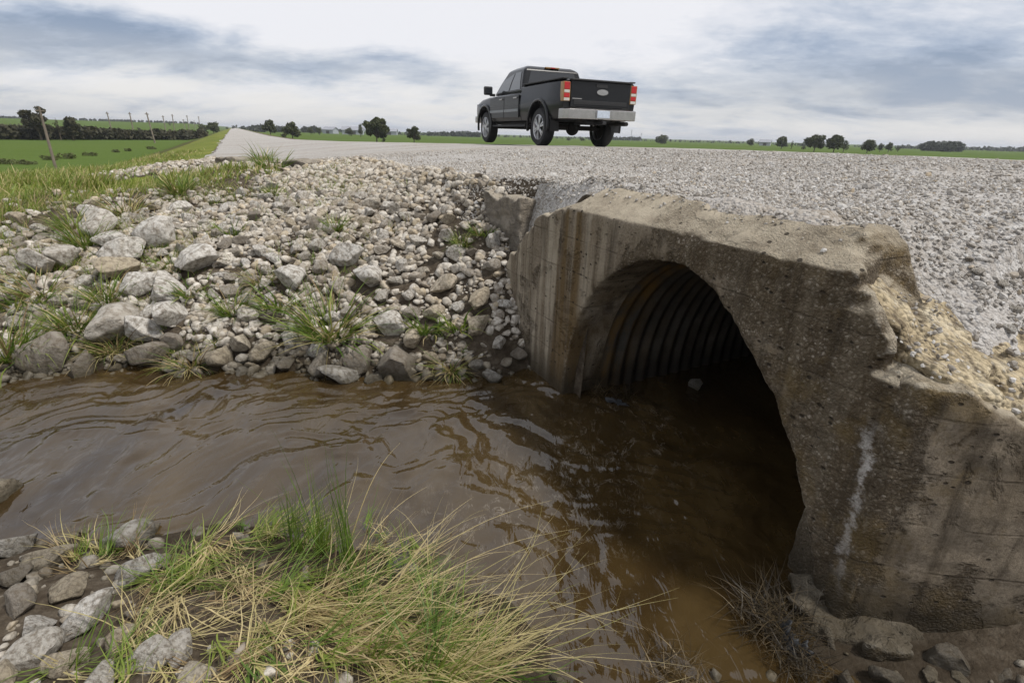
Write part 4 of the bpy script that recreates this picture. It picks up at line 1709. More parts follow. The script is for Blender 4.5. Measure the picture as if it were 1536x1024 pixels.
# the long grass above the left bank: nobody could count it
n = 120000
rr = 6.0 + 26 * g_rng.random(n) ** 1.6
az = np.radians(g_rng.uniform(-50, -24, n))
gx, gy = rr * np.sin(az), rr * np.cos(az)
s_, L_ = to_sl(gx, gy)
el = interp(s_, LE) - L_
dens = sstep(-4.8, -6.4, s_ + .4 * np.minimum(L_ + 2.6, 1.5)) * sstep(.3, 1.8, el)
dens = dens * np.where((s_ > -14) & (s_ < -7.2) & (el < 2.3), .12, 1.0)
cl_ = .5 + .5 * fbm2(s_, L_, 1.3, 3, 131)
keep = g_rng.random(n) < dens * (.25 + .75 * sstep(.3, .6, cl_))
s_, L_, gx, gy, rr, cl_ = s_[keep], L_[keep], gx[keep], gy[keep], rr[keep], cl_[keep]
roots = np.stack([gx, gy, height(s_, L_) - .02], 1)
n = len(roots)
ln = g_rng.uniform(.10, .30, n) * (.6 + .8 * cl_) * (.5 + .5 * sstep(.8, 3.0, interp(s_, LE) - L_))
tint = np.where(g_rng.random(n) < .74 + .12 * fbm2(s_, L_, .25, 2, 137), g_rng.uniform(.3, .58, n), g_rng.uniform(.58, .86, n))
v, f, t = blades(roots, ln, g_rng.normal(.6, 1.2, n), np.clip(g_rng.normal(.28, .16, n), 0, 1), (.006 + .0011 * rr) * g_rng.uniform(.7, 1.3, n), tint, g_rng, 4, np.ones(n), g_rng.uniform(.3, 1.1, n))
o = link('long_grass', np_mesh('long_grass', v, f, MAT_BLADE, True, [('tint', t)]))
tag(o, 'yellow-green long grass covering the ground left of the road', 'grass', kind='stuff')
print('grass', n)

# sparse weeds straggling down into the rubble
n = 14000
s_ = g_rng.uniform(-6.5, -.8, n)
L_ = g_rng.uniform(-3.2, 2.0, n)
hz_ = height(s_, L_)
pr = sstep(-.1, .35, fbm2(s_, L_, 1.6, 3, 141)) * (hz_ > .06) * (interp(s_, LE) - L_ > .3) * (.25 + .75 * sstep(.5, -2, L_)) * np.where(s_ > -1.3, behind(s_, L_) < -.05, 1)
keep = g_rng.random(n) < pr * .8
s_, L_, hz_ = s_[keep], L_[keep], hz_[keep]
x_, y_ = to_w(s_, L_)
n = len(x_)
k = 5
roots = np.repeat(np.stack([x_, y_, hz_], 1), k, 0) + np.concatenate([g_rng.normal(0, .02, (n * k, 2)), np.zeros((n * k, 1))], 1)
n *= k
tint = np.where(g_rng.random(n) < .7, g_rng.uniform(.2, .55, n), g_rng.uniform(.6, 1, n))
v, f, t = blades(roots, g_rng.uniform(.06, .17, n), g_rng.uniform(0, 6.28, n), np.clip(g_rng.normal(.4, .2, n), 0, 1), .006 * g_rng.uniform(.6, 1.3, n), tint, g_rng, 4, np.ones(n), g_rng.uniform(.2, 1, n))
o = link('weeds', np_mesh('weeds', v, f, MAT_BLADE, True, [('tint', t)]))
tag(o, 'thin scattered weeds sprouting between the rocks of the far bank', 'weeds', kind='stuff')

# flood debris: wads of dead straw and roots caught at the wall
def debris(label, px, py, n, spread, lmin, lmax, tint, z=.03, extra=None):
    P = at_z(px, py, z)
    roots = np.stack([g_rng.normal(0, spread, n), g_rng.normal(0, spread, n), np.abs(g_rng.normal(0, spread * .35, n)) - .01], 1)
    v, f, t = blades(roots, g_rng.uniform(lmin, lmax, n), g_rng.uniform(0, 6.28, n), np.clip(g_rng.normal(.75, .22, n), .2, 1.05), .0042 * g_rng.uniform(.5, 1.3, n),
                     g_rng.uniform(tint[0], tint[1], n), g_rng, 7, np.ones(n), g_rng.uniform(-.4, 1.2, n))
    o = link('straw_debris', np_mesh('straw_debris', v, f, MAT_DEBRIS, True, [('tint', t)]))
    o.location = P
    return tag(o, label, 'debris', 'flood debris')


MAT_DEBRIS = blade_mat('dead wet straw', [(0, (.02, .014, .008)), (.5, (.05, .035, .018)), (.8, (.14, .10, .05)), (1, (.28, .21, .11))])
debris('tangled dark wad of dead straw caught at the right foot of the arch', 1160, 930, 520, .07, .07, .28, (.0, .85))
debris('scrap of dead straw and twigs floating at the bottom right', 1010, 1005, 120, .05, .06, .22, (.3, 1.0))
debris('brown straw wad beside the wing footing at the bottom', 1200, 990, 240, .05, .05, .18, (.0, .7))
debris('small ochre straw bundle hanging at the left foot of the pipe', 895, 588, 120, .035, .05, .17, (.5, 1.0))
debris('dark twigs caught against the left jamb of the arch', 935, 596, 110, .06, .05, .2, (.0, .6))

# scraps of dark plastic sheet
MAT_PLASTIC = plain('grey plastic film', (.03, .032, .036), .7, var=.4, scale=25)
def sheet(label, px, py, size, rz, mat, z=.03, up=.06):
    P = at_z(px, py, z)
    bm = bmesh.new()
    nx, ny = 18, 18
    for i in range(nx):
        for j in range(ny):
            u, w = i / (nx - 1) - .5, j / (ny - 1) - .5
            e = 1 + .3 * math.sin(7 * w + px) + .2 * math.sin(13 * u)
            zz = up * (float(vnoise(np.array([[u * 7 + px, w * 5, 0]]), 5)[0]) + .6 * float(vnoise(np.array([[u * 15, w * 12 + py, 0]]), 6)[0]))
            bm.verts.new((u * size[0] * e, w * size[1] * (1 + .25 * math.sin(9 * u)), zz + .01))
    bm.verts.ensure_lookup_table()
    for i in range(nx - 1):
        for j in range(ny - 1):
            bm.faces.new([bm.verts[a * ny + b] for a, b in ((i, j), (i + 1, j), (i + 1, j + 1), (i, j + 1))])
    me = bm_mesh('plastic_scrap', bm, mat, True)
    o = link('plastic_scrap', me)
    md = o.modifiers.new('thickness', 'SOLIDIFY')
    md.thickness = .002
    o.location = P
    o.rotation_euler = (.15, .1, rz)
    return tag(o, label, 'plastic scrap', 'plastic caught in the debris')


sheet('crumpled bluish plastic film stuck in the debris beside the footing', 1190, 965, (.06, .12), .3, MAT_PLASTIC)
sheet('wet strip of plastic film at the left foot of the pipe', 925, 604, (.16, .06), -.4, MAT_PLASTIC, up=.02)
# ------------------------------------------------------------------ pickup truck
def paint_mat():
    t = NT('dark grey car paint')
    co = t.coord('Object')
    dirt = t.noise(co, 3.5, 5, .6)
    z = t.sep(co)[2]
    low = t.ramp(z, [(.45, 1.0), (1.0, 0.0)])
    c = t.mix(t.math('MULTIPLY', t.math('MULTIPLY', low, t.ramp(dirt, [(.4, 0.0), (.7, 1.0)])), .28), (.008, .0085, .010), (.08, .07, .06))
    fl = t.noise(co, 400, 1)
    c = t.mix(t.math('MULTIPLY', t.ramp(fl, [(.5, 0.0), (.8, 1.0)]), .05), c, (.2, .2, .22))
    return t.fin(c, t.mix(t.math('MULTIPLY', low, .5), (.26,) * 3, (.6,) * 3), None, Coat_Weight=.22, Coat_Roughness=.04, Specular_IOR_Level=.22)


M_PAINT = paint_mat()
M_GLASS = plain('tinted window glass', (.012, .014, .016), .05, var=.05, Specular_IOR_Level=.9)
M_GLASS_SIDE = plain('side window glass', (.07, .08, .09), .05, var=.05, Specular_IOR_Level=1.0)
M_CHROME = plain('chrome', (.40, .385, .37), .22, 1.0, var=.08)
M_RIM = plain('alloy rim', (.55, .55, .56), .3, .9, var=.1)
M_TYRE = plain('tyre rubber', (.018, .018, .019), .8, var=.3, scale=20)
M_BLACK = plain('black plastic', (.014, .014, .015), .6, var=.2)
M_UNDER = plain('dusty underbody', (.03, .027, .024), .85, var=.4, scale=6)
M_RED = plain('red lamp lens', (.42, .012, .014), .18, var=.15)
M_AMBER = plain('amber lamp lens', (.30, .17, .06), .2, var=.1)
M_WHITE = plain('clear lamp lens', (.55, .53, .48), .15, var=.1)
M_PLATE = plain('number plate', (.52, .58, .66), .4, var=.12, scale=30)
M_STRIPE = plain('grey side moulding', (.20, .21, .22), .35, .3, var=.1)


def loft(bm, sections):
    rings = []
    for x, half in sections:
        left = [bm.verts.new((x, y, z)) for y, z in half]
        right = [bm.verts.new((x, -y, z)) for y, z in reversed(half)]
        rings.append(left + right)
    for a, b in zip(rings[:-1], rings[1:]):
        for i in range(len(a)):
            j = (i + 1) % len(a)
            bm.faces.new((a[i], a[j], b[j], b[i]))
    bm.faces.new(rings[0])
    bm.faces.new(rings[-1][::-1])


def bbox(bm, lo, hi, bevel=0.0, rot=None):
    r = bmesh.ops.create_cube(bm, size=1)
    vs = r['verts']
    c = [(a + b) / 2 for a, b in zip(lo, hi)]
    sz = [b - a for a, b in zip(lo, hi)]
    for v in vs:
        v.co = Vector((v.co.x * sz[0], v.co.y * sz[1], v.co.z * sz[2]))
        if rot is not None:
            v.co = rot @ v.co
        v.co += Vector(c)
    if bevel:
        es = list({e for v in vs for e in v.link_edges})
        bmesh.ops.bevel(bm, geom=es, offset=bevel, segments=2, affect='EDGES', profile=.6)


def cyl(bm, c, r, w, axis='Y', seg=40, r2=None):
    m = {'Y': Matrix.Rotation(math.pi / 2, 4, 'X'), 'X': Matrix.Rotation(math.pi / 2, 4, 'Y'), 'Z': Matrix.Identity(4)}[axis]
    bmesh.ops.create_cone(bm, cap_ends=True, segments=seg, radius1=r, radius2=r if r2 is None else r2, depth=w, matrix=Matrix.Translation(c) @ m)


def boolean(me, cutter_bm, op='DIFFERENCE'):
    bmesh.ops.recalc_face_normals(cutter_bm, faces=cutter_bm.faces)
    cm = bpy.data.meshes.new('cutter')
    cutter_bm.to_mesh(cm)
    cutter_bm.free()
    a, b = link('tmp_a', me), link('tmp_b', cm)
    md = a.modifiers.new('b', 'BOOLEAN')
    md.object = b
    md.operation = op
    md.solver = 'EXACT'
    dg = bpy.context.evaluated_depsgraph_get()
    out = bpy.data.meshes.new_from_object(a.evaluated_get(dg))
    bpy.data.objects.remove(a)
    bpy.data.objects.remove(b)
    return out


def smooth_edges(me, ang=35):
    for p in me.polygons:
        p.use_smooth = True
    try:
        me.set_sharp_from_angle(angle=math.radians(ang))
    except Exception:
        pass
    return me


def bevel_mod(o, w=.02, seg=2):
    md = o.modifiers.new('bevel', 'BEVEL')
    md.width = w
    md.segments = seg
    md.limit_method = 'ANGLE'
    md.angle_limit = math.radians(32)
    return o


WB = 3.65
TR = .425
truck = empty('pickup_truck', (1.379, 13.755, 1.758), math.radians(113.83))
tag(truck, 'dark grey four-door pickup truck driving away along the gravel road', 'pickup truck')


def sec(x, w, zt, zb=.54, belt=None):
    return (x, [(w * .80, zb), (w * .94, zb + .04), (w * .985, zb + .18), (w, .92), (w * .99, 1.08), (w * .96, zt - .05), (w * .90, zt), (w * .5, zt + .012)])


bm = bmesh.new()
loft(bm, [sec(1.10, .98, 1.27), sec(1.9, .985, 1.26), sec(3.1, .985, 1.24), sec(3.5, .985, 1.235), sec(4.1, .975, 1.20), sec(4.5, .94, 1.13), sec(4.66, .88, 1.05, .60), sec(4.72, .80, .98, .66)])
me = bm_mesh('body', bm, M_PAINT)
cb = bmesh.new()
cyl(cb, (WB, 0, .46), .525, 4, 'Y', 48)
me = boolean(me, cb)
cb = bmesh.new()
bbox(cb, (3.2, -.66, .3), (4.2, .66, .9))
me = smooth_edges(me)
body = bevel_mod(link('body', me, truck), .015)

bm = bmesh.new()
loft(bm, [sec(-1.14, .95, 1.385, .60), sec(-1.02, .985, 1.40, .58), sec(-.4, .99, 1.405), sec(.5, .99, 1.40), sec(1.085, .98, 1.40)])
me = bm_mesh('cargo_bed', bm, M_PAINT)
cb = bmesh.new()
cyl(cb, (0, 0, .46), .535, 4, 'Y', 48)
me = boolean(me, cb)
cb = bmesh.new()
bbox(cb, (-1.05, -.80, .85), (1.02, .80, 1.6))
me = boolean(me, cb)
bed = bevel_mod(link('cargo_bed', smooth_edges(me), truck), .015)
# rails, flares and wheel housings
bm = bmesh.new()
for sy in (1, -1):
    bbox(bm, (-1.1, sy * .885 - .07, 1.402), (1.07, sy * .885 + .07, 1.432), .012)
bm_obj('bed_rail', bm, M_BLACK, truck)
for cxw in (0, WB):
    for sy in (1, -1):
        bm = bmesh.new()
        pr = [(.535, .965), (.60, .972), (.60, 1.012), (.545, 1.03)]
        ring = []
        for k in range(25):
            a = math.radians(-12 + 204 * k / 24)
            ring.append([bm.verts.new((cxw + r_ * math.cos(a), sy * y_, .46 + r_ * math.sin(a))) for r_, y_ in pr])
        for a, b in zip(ring[:-1], ring[1:]):
            for i in range(4):
                bm.faces.new((a[i], a[(i + 1) % 4], b[(i + 1) % 4], b[i]))
        bm.faces.new(ring[0])
        bm.faces.new(ring[-1])
        bm_obj('wheel_arch', bm, M_PAINT, truck, True)

# greenhouse
B0 = dict(xr=1.115, xf=3.22, w=.925, z=1.262)
B1 = dict(xr=1.20, xf=2.86, w=.865, z=1.55)
B2 = dict(xr=1.285, xf=2.46, w=.785, z=1.83)
B3 = dict(xr=1.42, xf=2.28, w=.66, z=1.893)
bm = bmesh.new()
rings = []
for q in (B0, B1, B2, B3):
    rings.append([bm.verts.new(p) for p in ((q['xr'], -q['w'], q['z']), (q['xf'], -q['w'] * .93, q['z']), (q['xf'], q['w'] * .93, q['z']), (q['xr'], q['w'], q['z']))])
for a, b in zip(rings[:-1], rings[1:]):
    for i in range(4):
        bm.faces.new((a[i], a[(i + 1) % 4], b[(i + 1) % 4], b[i]))
bm.faces.new(rings[-1])
bm.faces.new(rings[0][::-1])
cab = bevel_mod(bm_obj('cab', bm, M_PAINT, truck), .05, 3)


def cab_pt(face, u, v):
    """point on a greenhouse face; u along, v up (0 belt .. 1 roof edge)"""
    lo, hi, t = (B0, B1, v * 2) if v < .5 else (B1, B2, v * 2 - 1)
    q = {k: lo[k] + (hi[k] - lo[k]) * t for k in lo}
    if face == 'rear':
        return Vector((q['xr'], q['w'] * (1 - 2 * u), q['z']))
    if face == 'front':
        return Vector((q['xf'], q['w'] * .93 * (1 - 2 * u), q['z']))
    sy = 1 if face == 'left' else -1
    w = q['w'] + (q['w'] * .93 - q['w']) * u
    return Vector((q['xr'] + (q['xf'] - q['xr']) * u, sy * w, q['z']))


def pane(name, face, corners, mat, parent, off=.008, th=.012):
    bm = bmesh.new()
    nrm = {'rear': Vector((-1, 0, .3)), 'front': Vector((1, 0, .6)), 'left': Vector((0, 1, .25)), 'right': Vector((0, -1, .25))}[face].normalized()
    N = 6
    def g(a, b):
        (u0, v0), (u1, v1), (u2, v2), (u3, v3) = corners
        u = (u0 * (1 - a) + u1 * a) * (1 - b) + (u3 * (1 - a) + u2 * a) * b
        v = (v0 * (1 - a) + v1 * a) * (1 - b) + (v3 * (1 - a) + v2 * a) * b
        return cab_pt(face, u, v)
    grid = [[[bm.verts.new(g(i / N, j / N) + nrm * o_) for j in range(N + 1)] for i in range(N + 1)] for o_ in (off, off - th)]
    for k in (0, 1):
        for i in range(N):
            for j in range(N):
                bm.faces.new((grid[k][i][j], grid[k][i + 1][j], grid[k][i + 1][j + 1], grid[k][i][j + 1]))
    bm_obj(name, bm, mat, parent)


pane('rear_window', 'rear', [(.07, .12), (.93, .12), (.89, .88), (.11, .88)], M_GLASS, truck)
pane('windscreen', 'front', [(.04, .08), (.96, .08), (.93, .92), (.07, .92)], M_GLASS, truck)
for f_ in ('left', 'right'):
    pane('side_window', f_, [(.07, .12), (.43, .12), (.43, .86), (.13, .86)], M_GLASS_SIDE, truck)
    pane('side_window', f_, [(.48, .12), (.92, .10), (.93, .62), (.48, .86)], M_GLASS_SIDE, truck)

# tailgate
bm = bmesh.new()
bbox(bm, (-1.185, -.78, .84), (-1.125, .78, 1.375), .018)
tg = bm_obj('tailgate', bm, M_PAINT, truck)
bm = bmesh.new()
bbox(bm, (-1.225, -.79, 1.372), (-1.10, .79, 1.41), .014)
bm_obj('spoiler_lip', bm, M_BLACK, tg)
bm = bmesh.new()
bbox(bm, (-1.193, -.70, .90), (-1.183, .70, .985), .004)
bm_obj('trim_band', bm, M_BLACK, tg)
bm = bmesh.new()
bbox(bm, (-1.198, -.15, 1.255), (-1.18, .15, 1.325), .006)
bm_obj('handle', bm, M_BLACK, tg)
bm = bmesh.new()
cyl(bm, (-1.196, -.02, 1.165), .06, .016, 'X', 32)
for v in bm.verts:
    v.co.y = -.02 + (v.co.y + .02) * 2.5
bm_obj('emblem', bm, M_CHROME, tg)
bm = bmesh.new()
bbox(bm, (-1.194, .50, 1.005), (-1.183, .74, 1.025), .003)
bm_obj('nameplate', bm, M_CHROME, tg)

# lamps
for sy in (1, -1):
    bm = bmesh.new()
    y0, y1 = sorted((sy * .79, sy * .968))
    bbox(bm, (-1.175, y0, .955), (-1.03, y1, 1.345), .015)
    tl = bm_obj('tail_light', bm, M_AMBER, truck)
    for (a, b, m_, nm) in ((1.19, 1.335, M_RED, 'brake_lens'), (1.125, 1.18, M_WHITE, 'reverse_lens'), (1.03, 1.115, M_RED, 'brake_lens'), (.965, 1.02, M_WHITE, 'reverse_lens')):
        bm = bmesh.new()
        bbox(bm, (-1.183, y0 + .018 if sy > 0 else y0 + .022, a), (-1.10, y1 - .022 if sy > 0 else y1 - .018, b), .008)
        bm_obj(nm, bm, m_, tl)
bm = bmesh.new()
bbox(bm, (1.27, -.20, 1.85), (1.36, .20, 1.885), .008)
hm = bm_obj('high_brake_light', bm, M_AMBER, truck)
bm = bmesh.new()
bbox(bm, (1.262, -.07, 1.853), (1.30, .05, 1.882), .006)
bm_obj('brake_lens', bm, M_RED, hm)
for sy in (1, -1):
    bm = bmesh.new()
    y0, y1 = sorted((sy * .50, sy * .82))
    bbox(bm, (4.60, y0, .86), (4.70, y1, 1.02), .02)
    bm_obj('headlight', bm, M_WHITE, truck)

# rear bumper with the plate in its middle
bm = bmesh.new()
pts = [(-1.04, .985), (-1.20, .97), (-1.33, .88), (-1.36, .6), (-1.36, .22), (-1.335, .20), (-1.335, -.20), (-1.36, -.22), (-1.36, -.6), (-1.33, -.88), (-1.20, -.97), (-1.04, -.985)]
prof = [(0, .60), (0, .80), (.05, .82), (.10, .82), (.10, .60)]
rg = []
for (x_, y_) in pts:
    rg.append([bm.verts.new((x_ + dx, y_ * (1 - dx * .6), z_)) for dx, z_ in prof])
for a, b in zip(rg[:-1], rg[1:]):
    for i in range(len(prof)):
        j = (i + 1) % len(prof)
        bm.faces.new((a[i], a[j], b[j], b[i]))
bm.faces.new(rg[0])
bm.faces.new(rg[-1])
bp = bevel_mod(bm_obj('rear_bumper', bm, M_CHROME, truck), .012)
bm = bmesh.new()
bbox(bm, (-1.352, -.165, .635), (-1.338, .165, .785), .004)
bm_obj('number_plate', bm, M_PLATE, bp)
bm = bmesh.new()
bbox(bm, (-1.30, -.62, .815), (-1.14, .62, .832), .004)
bm_obj('step_pad', bm, M_BLACK, bp)
bm = bmesh.new()
bbox(bm, (4.58, -.90, .56), (4.80, .90, .76), .04)
bm_obj('front_bumper', bm, M_CHROME, truck)

# doors: shut lines, handles, stripes, mirrors, steps
for sy in (1, -1):
    for (xa, xb) in ((1.16, 2.13), (2.15, 3.22)):
        bm = bmesh.new()
        y0, y1 = sorted((sy * .965, sy * .996))
        bbox(bm, (xa, y0, .66), (xb, y1, 1.20), .012)
        d = bm_obj('door', bm, M_PAINT, truck)
        bm = bmesh.new()
        y0, y1 = sorted((sy * 1.0, sy * 1.025))
        bbox(bm, (xa + .08, y0, 1.115), (xa + .30, y1, 1.145), .008)
        bm_obj('handle', bm, M_CHROME, d)
        bm = bmesh.new()
        y0, y1 = sorted((sy * .994, sy * 1.012))
        bbox(bm, (xa + .01, y0, .80), (xb - .01, y1, .865), .006)
        bm_obj('stripe', bm, M_STRIPE, d)  # raised grey stripe along the lower door
    bm = bmesh.new()
    y0, y1 = sorted((sy * .80, sy * .98))
    bbox(bm, (.75, y0, .44), (3.05, y1, .485), .012)
    bm_obj('running_board', bm, M_BLACK, truck)
    bm = bmesh.new()
    y0, y1 = sorted((sy * 1.00, sy * 1.24))
    bbox(bm, (2.98, y0, 1.27), (3.11, y1, 1.49), .035)
    y0, y1 = sorted((sy * .90, sy * 1.06))
    bbox(bm, (3.03, y0, 1.24), (3.09, y1, 1.31), .012)
    mr = bm_obj('door_mirror', bm, M_BLACK, truck)
    bm = bmesh.new()
    y0, y1 = sorted((sy * 1.03, sy * 1.21))
    bbox(bm, (2.972, y0, 1.30), (2.982, y1, 1.46), .004)
    bm_obj('mirror_glass', bm, M_GLASS, mr)

# wheels
def wheel_meshes():
    bm = bmesh.new()
    prof = [(.275, -.125), (.33, -.135), (.39, -.13), (.418, -.10), (.425, -.05), (.425, .05), (.418, .10), (.39, .13), (.33, .135), (.275, .125)]
    ring = []
    for k in range(56):
        a = 2 * math.pi * k / 56
        rr_ = 1 + (.006 if k % 2 else 0)
        ring.append([bm.verts.new((r * math.cos(a) * (rr_ if r > .41 else 1), y, r * math.sin(a) * (rr_ if r > .41 else 1))) for r, y in prof])
    for i in range(56):
        a, b = ring[i], ring[(i + 1) % 56]
        for j in range(len(prof) - 1):
            bm.faces.new((a[j], a[j + 1], b[j + 1], b[j]))
        bm.faces.new((a[-1], a[0], b[0], b[-1]))
    ty = smooth_edges(bm_mesh('tyre', bm, M_TYRE), 40)
    bm = bmesh.new()
    lip = [(.283, .126), (.272, .128), (.250, .09), (.240, -.10), (.283, -.12)]
    ring = []
    for k in range(56):
        a = 2 * math.pi * k / 56
        ring.append([bm.verts.new((r * math.cos(a), y, r * math.sin(a))) for r, y in lip])
    for i in range(56):
        a, b = ring[i], ring[(i + 1) % 56]
        for j in range(len(lip)):
            bm.faces.new((a[j], a[(j + 1) % len(lip)], b[(j + 1) % len(lip)], b[j]))
    for k in range(6):
        a = 2 * math.pi * k / 6
        for da in (-.11, .11):
            bbox(bm, (.155 - .105, -.022, .075), (.155 + .105, .022, .115), .008)
            n_new = 24
        vs = list(bm.verts)
    bm.free()
    bm = bmesh.new()
    ring = []
    for k in range(56):
        a = 2 * math.pi * k / 56
        ring.append([bm.verts.new((r * math.cos(a), y, r * math.sin(a))) for r, y in lip])
    for i in range(56):
        a, b = ring[i], ring[(i + 1) % 56]
        for j in range(len(lip)):
            bm.faces.new((a[j], a[(j + 1) % len(lip)], b[(j + 1) % len(lip)], b[j]))
    for k in range(6):
        for da in (-.15, .15):
            a = 2 * math.pi * k / 6 + da
            R_ = Matrix.Rotation(-a, 3, 'Y')
            c = R_ @ Vector((.155, .095, 0))
            bbox(bm, (c.x - .105, c.y - .02, c.z - .02), (c.x + .105, c.y + .02, c.z + .02), .008, R_)
    cyl(bm, (0, .10, 0), .065, .05, 'Y', 32, .055)
    rim = smooth_edges(bm_mesh('rim', bm, M_RIM), 40)
    bm = bmesh.new()
    cyl(bm, (0, .0, 0), .245, .03, 'Y', 40)
    disc = bm_mesh('brake_disc', bm, M_UNDER)
    return ty, rim, disc


TY, RIM, DISC = wheel_meshes()
for x_ in (0, WB):
    for sy in (1, -1):
        w = link('wheel', None, truck)
        w.location = (x_, sy * .845, TR)
        w.rotation_euler = (0, RNG.uniform(0, 6), 0) if sy > 0 else (0, RNG.uniform(0, 6), math.pi)
        link('tyre', TY, w)
        link('rim', RIM, w)
        link('brake_disc', DISC, w)

# underbody: frame, axles, differential, spare wheel, exhaust, hitch
bm = bmesh.new()
bbox(bm, (-1.1, -.52, .56), (4.4, -.40, .70), .01)
bbox(bm, (-1.1, .40, .56), (4.4, .52, .70), .01)
bbox(bm, (-1.05, -.78, .72), (1.05, .78, .80), .01)
bbox(bm, (1.05, -.82, .50), (3.2, .82, .56), .01)
cyl(bm, (0, 0, .43), .055, 1.5, 'Y', 20)
bmesh.ops.create_uvsphere(bm, u_segments=20, v_segments=14, radius=.165, matrix=Matrix.Translation((0, .02, .42)))
cyl(bm, (WB, 0, .45), .05, 1.5, 'Y', 20)
cyl(bm, (1.6, 0, .50), .04, 3.2, 'X', 16)
bm_obj('chassis', bm, M_UNDER, truck)
bm = bmesh.new()
cyl(bm, (-.72, 0, .60), .34, .2, 'Z', 40)
bm_obj('spare_wheel', bm, M_TYRE, truck)
bm = bmesh.new()
cyl(bm, (-.95, -.68, .53), .045, .7, 'X', 20)
bm_obj('exhaust', bm, M_UNDER, truck)
bm = bmesh.new()
bbox(bm, (-1.42, -.05, .50), (-1.0, .05, .57), .008)
bm_obj('tow_hitch', bm, M_BLACK, truck)
for sy in (1, -1):
    bm = bmesh.new()
    y0, y1 = sorted((sy * .72, sy * .96))
    bbox(bm, (-.60, y0, .34), (-.575, y1, .66), .004)
    bm_obj('mud_flap', bm, M_BLACK, truck)
# ------------------------------------------------------------------ trees, hedge, poles, farms
f_rng = np.random.default_rng(91)


def leaf_cloud(blobs, n, size, rng, hollow=.35):
    """leaf-clump quads through the volume of the blobs (cx,cy,cz,rx,ry,rz)"""
    bl = np.array(blobs, float)
    vol = bl[:, 3] * bl[:, 4] * bl[:, 5]
    k = rng.choice(len(bl), n, p=vol / vol.sum())
    d = rng.normal(size=(n, 3))
    d /= np.linalg.norm(d, axis=1, keepdims=True)
    r = rng.uniform(hollow, 1, n) ** .5
    lump = 1 + .22 * vnoise(d * 2.6 + k[:, None] * 7.7, 9)
    P = bl[k, :3] + d * (r * lump)[:, None] * bl[k, 3:6]
    a = rng.normal(size=(n, 3))
    a /= np.linalg.norm(a, axis=1, keepdims=True)
    b = np.cross(a, rng.normal(size=(n, 3)))
    b /= np.linalg.norm(b, axis=1, keepdims=True)
    s = size * rng.uniform(.5, 1.3, n)[:, None]
    V_ = np.stack([P - a * s, P + b * s * .6, P + a * s, P - b * s * .6], 1).reshape(-1, 3)
    F_ = np.arange(4 * n).reshape(n, 4)
    tint = np.clip(.5 + .5 * vnoise(P / max(size * 4, .01), 12) + rng.normal(0, .15, n), 0, 1)
    return V_, F_, np.repeat(tint, 4)


def limb(bm, a, b, r0, r1, seg=7):
    a, b = Vector(a), Vector(b)
    d = (b - a).normalized()
    q = d.to_track_quat('Z', 'Y').to_matrix()
    ra = [bm.verts.new(a + q @ Vector((r0 * math.cos(t), r0 * math.sin(t), 0))) for t in [2 * math.pi * i / seg for i in range(seg)]]
    rb = [bm.verts.new(b + q @ Vector((r1 * math.cos(t), r1 * math.sin(t), 0))) for t in [2 * math.pi * i / seg for i in range(seg)]]
    for i in range(seg):
        bm.faces.new((ra[i], ra[(i + 1) % seg], rb[(i + 1) % seg], rb[i]))
    bm.faces.new(rb)


def tree(px, ytop, ybot, wpx, zb, label, group, style='round', dist=None, n=900, mat=None, airy=0.0):
    if dist is None:
        P = at_z(px, ybot, zb)
        P[2] = float(zw(P[0], P[1])[0])
    else:
        P = at_d(px, ybot, dist)
        P[2] = float(zw(P[0], P[1])[0])
    D = math.hypot(P[0], P[1])
    T = at_d(px, ytop, D)
    h = max(T[2] - P[2], 1.5)
    dep = float(np.dot(P - CAM, _fw))
    w = wpx * dep / FPX * .5 * 1.05
    o = empty('tree', P)
    tag(o, label, 'tree', group)
    r_ = np.random.default_rng(int(px * 13) % 9973)
    bm = bmesh.new()
    th_ = h * (.24 if style != 'bush' else .12)
    limb(bm, (0, 0, -.3), (w * .04, 0, th_), .055 * h * .6, .04 * h * .6)
    blobs = []
    nb = {'round': 9, 'open': 11, 'tall': 7, 'bush': 6}[style]
    for i in range(nb):
        a = 2 * math.pi * i / nb * 2.4 + r_.uniform(0, .5)
        f = (i + .5) / nb
        if style == 'tall':
            rad, zc_, br = w * .35 * r_.random(), h * (.25 + .62 * f), w * (.75 - .35 * f)
        elif style == 'bush':
            rad, zc_, br = w * .5 * r_.random() ** .5, h * (.32 + .30 * r_.random()), w * r_.uniform(.4, .6)
        elif style == 'open':
            rad, zc_, br = w * r_.uniform(.35, .8), h * (.30 + .56 * f), w * r_.uniform(.22, .46)
        else:
            rad, zc_, br = w * .62 * r_.random() ** .6, h * (.28 + .54 * f), w * r_.uniform(.30, .56) * (1.05 - .25 * f)
        c = (rad * math.cos(a), rad * math.sin(a), zc_)
        blobs.append((*c, br, br, min(br * .8, (h - zc_) * .98)))
        limb(bm, (w * .04, 0, th_ * r_.uniform(.75, 1.0)), (c[0] * .8, c[1] * .8, c[2]), .018 * h, .007 * h, 5)
    if style != 'open':
        blobs.append((0, 0, h * .55, w * .55, w * .55, h * .34))
    bm_obj('trunk', bm, MAT_BARK, o)
    v, f, t = leaf_cloud(blobs, int(n * 1.7), w * (.135 if style != 'open' else .115), r_, .25)
    link('crown', np_mesh('crown', v, f, mat or MAT_LEAF, False, [('tint', t)]), o)
    return o


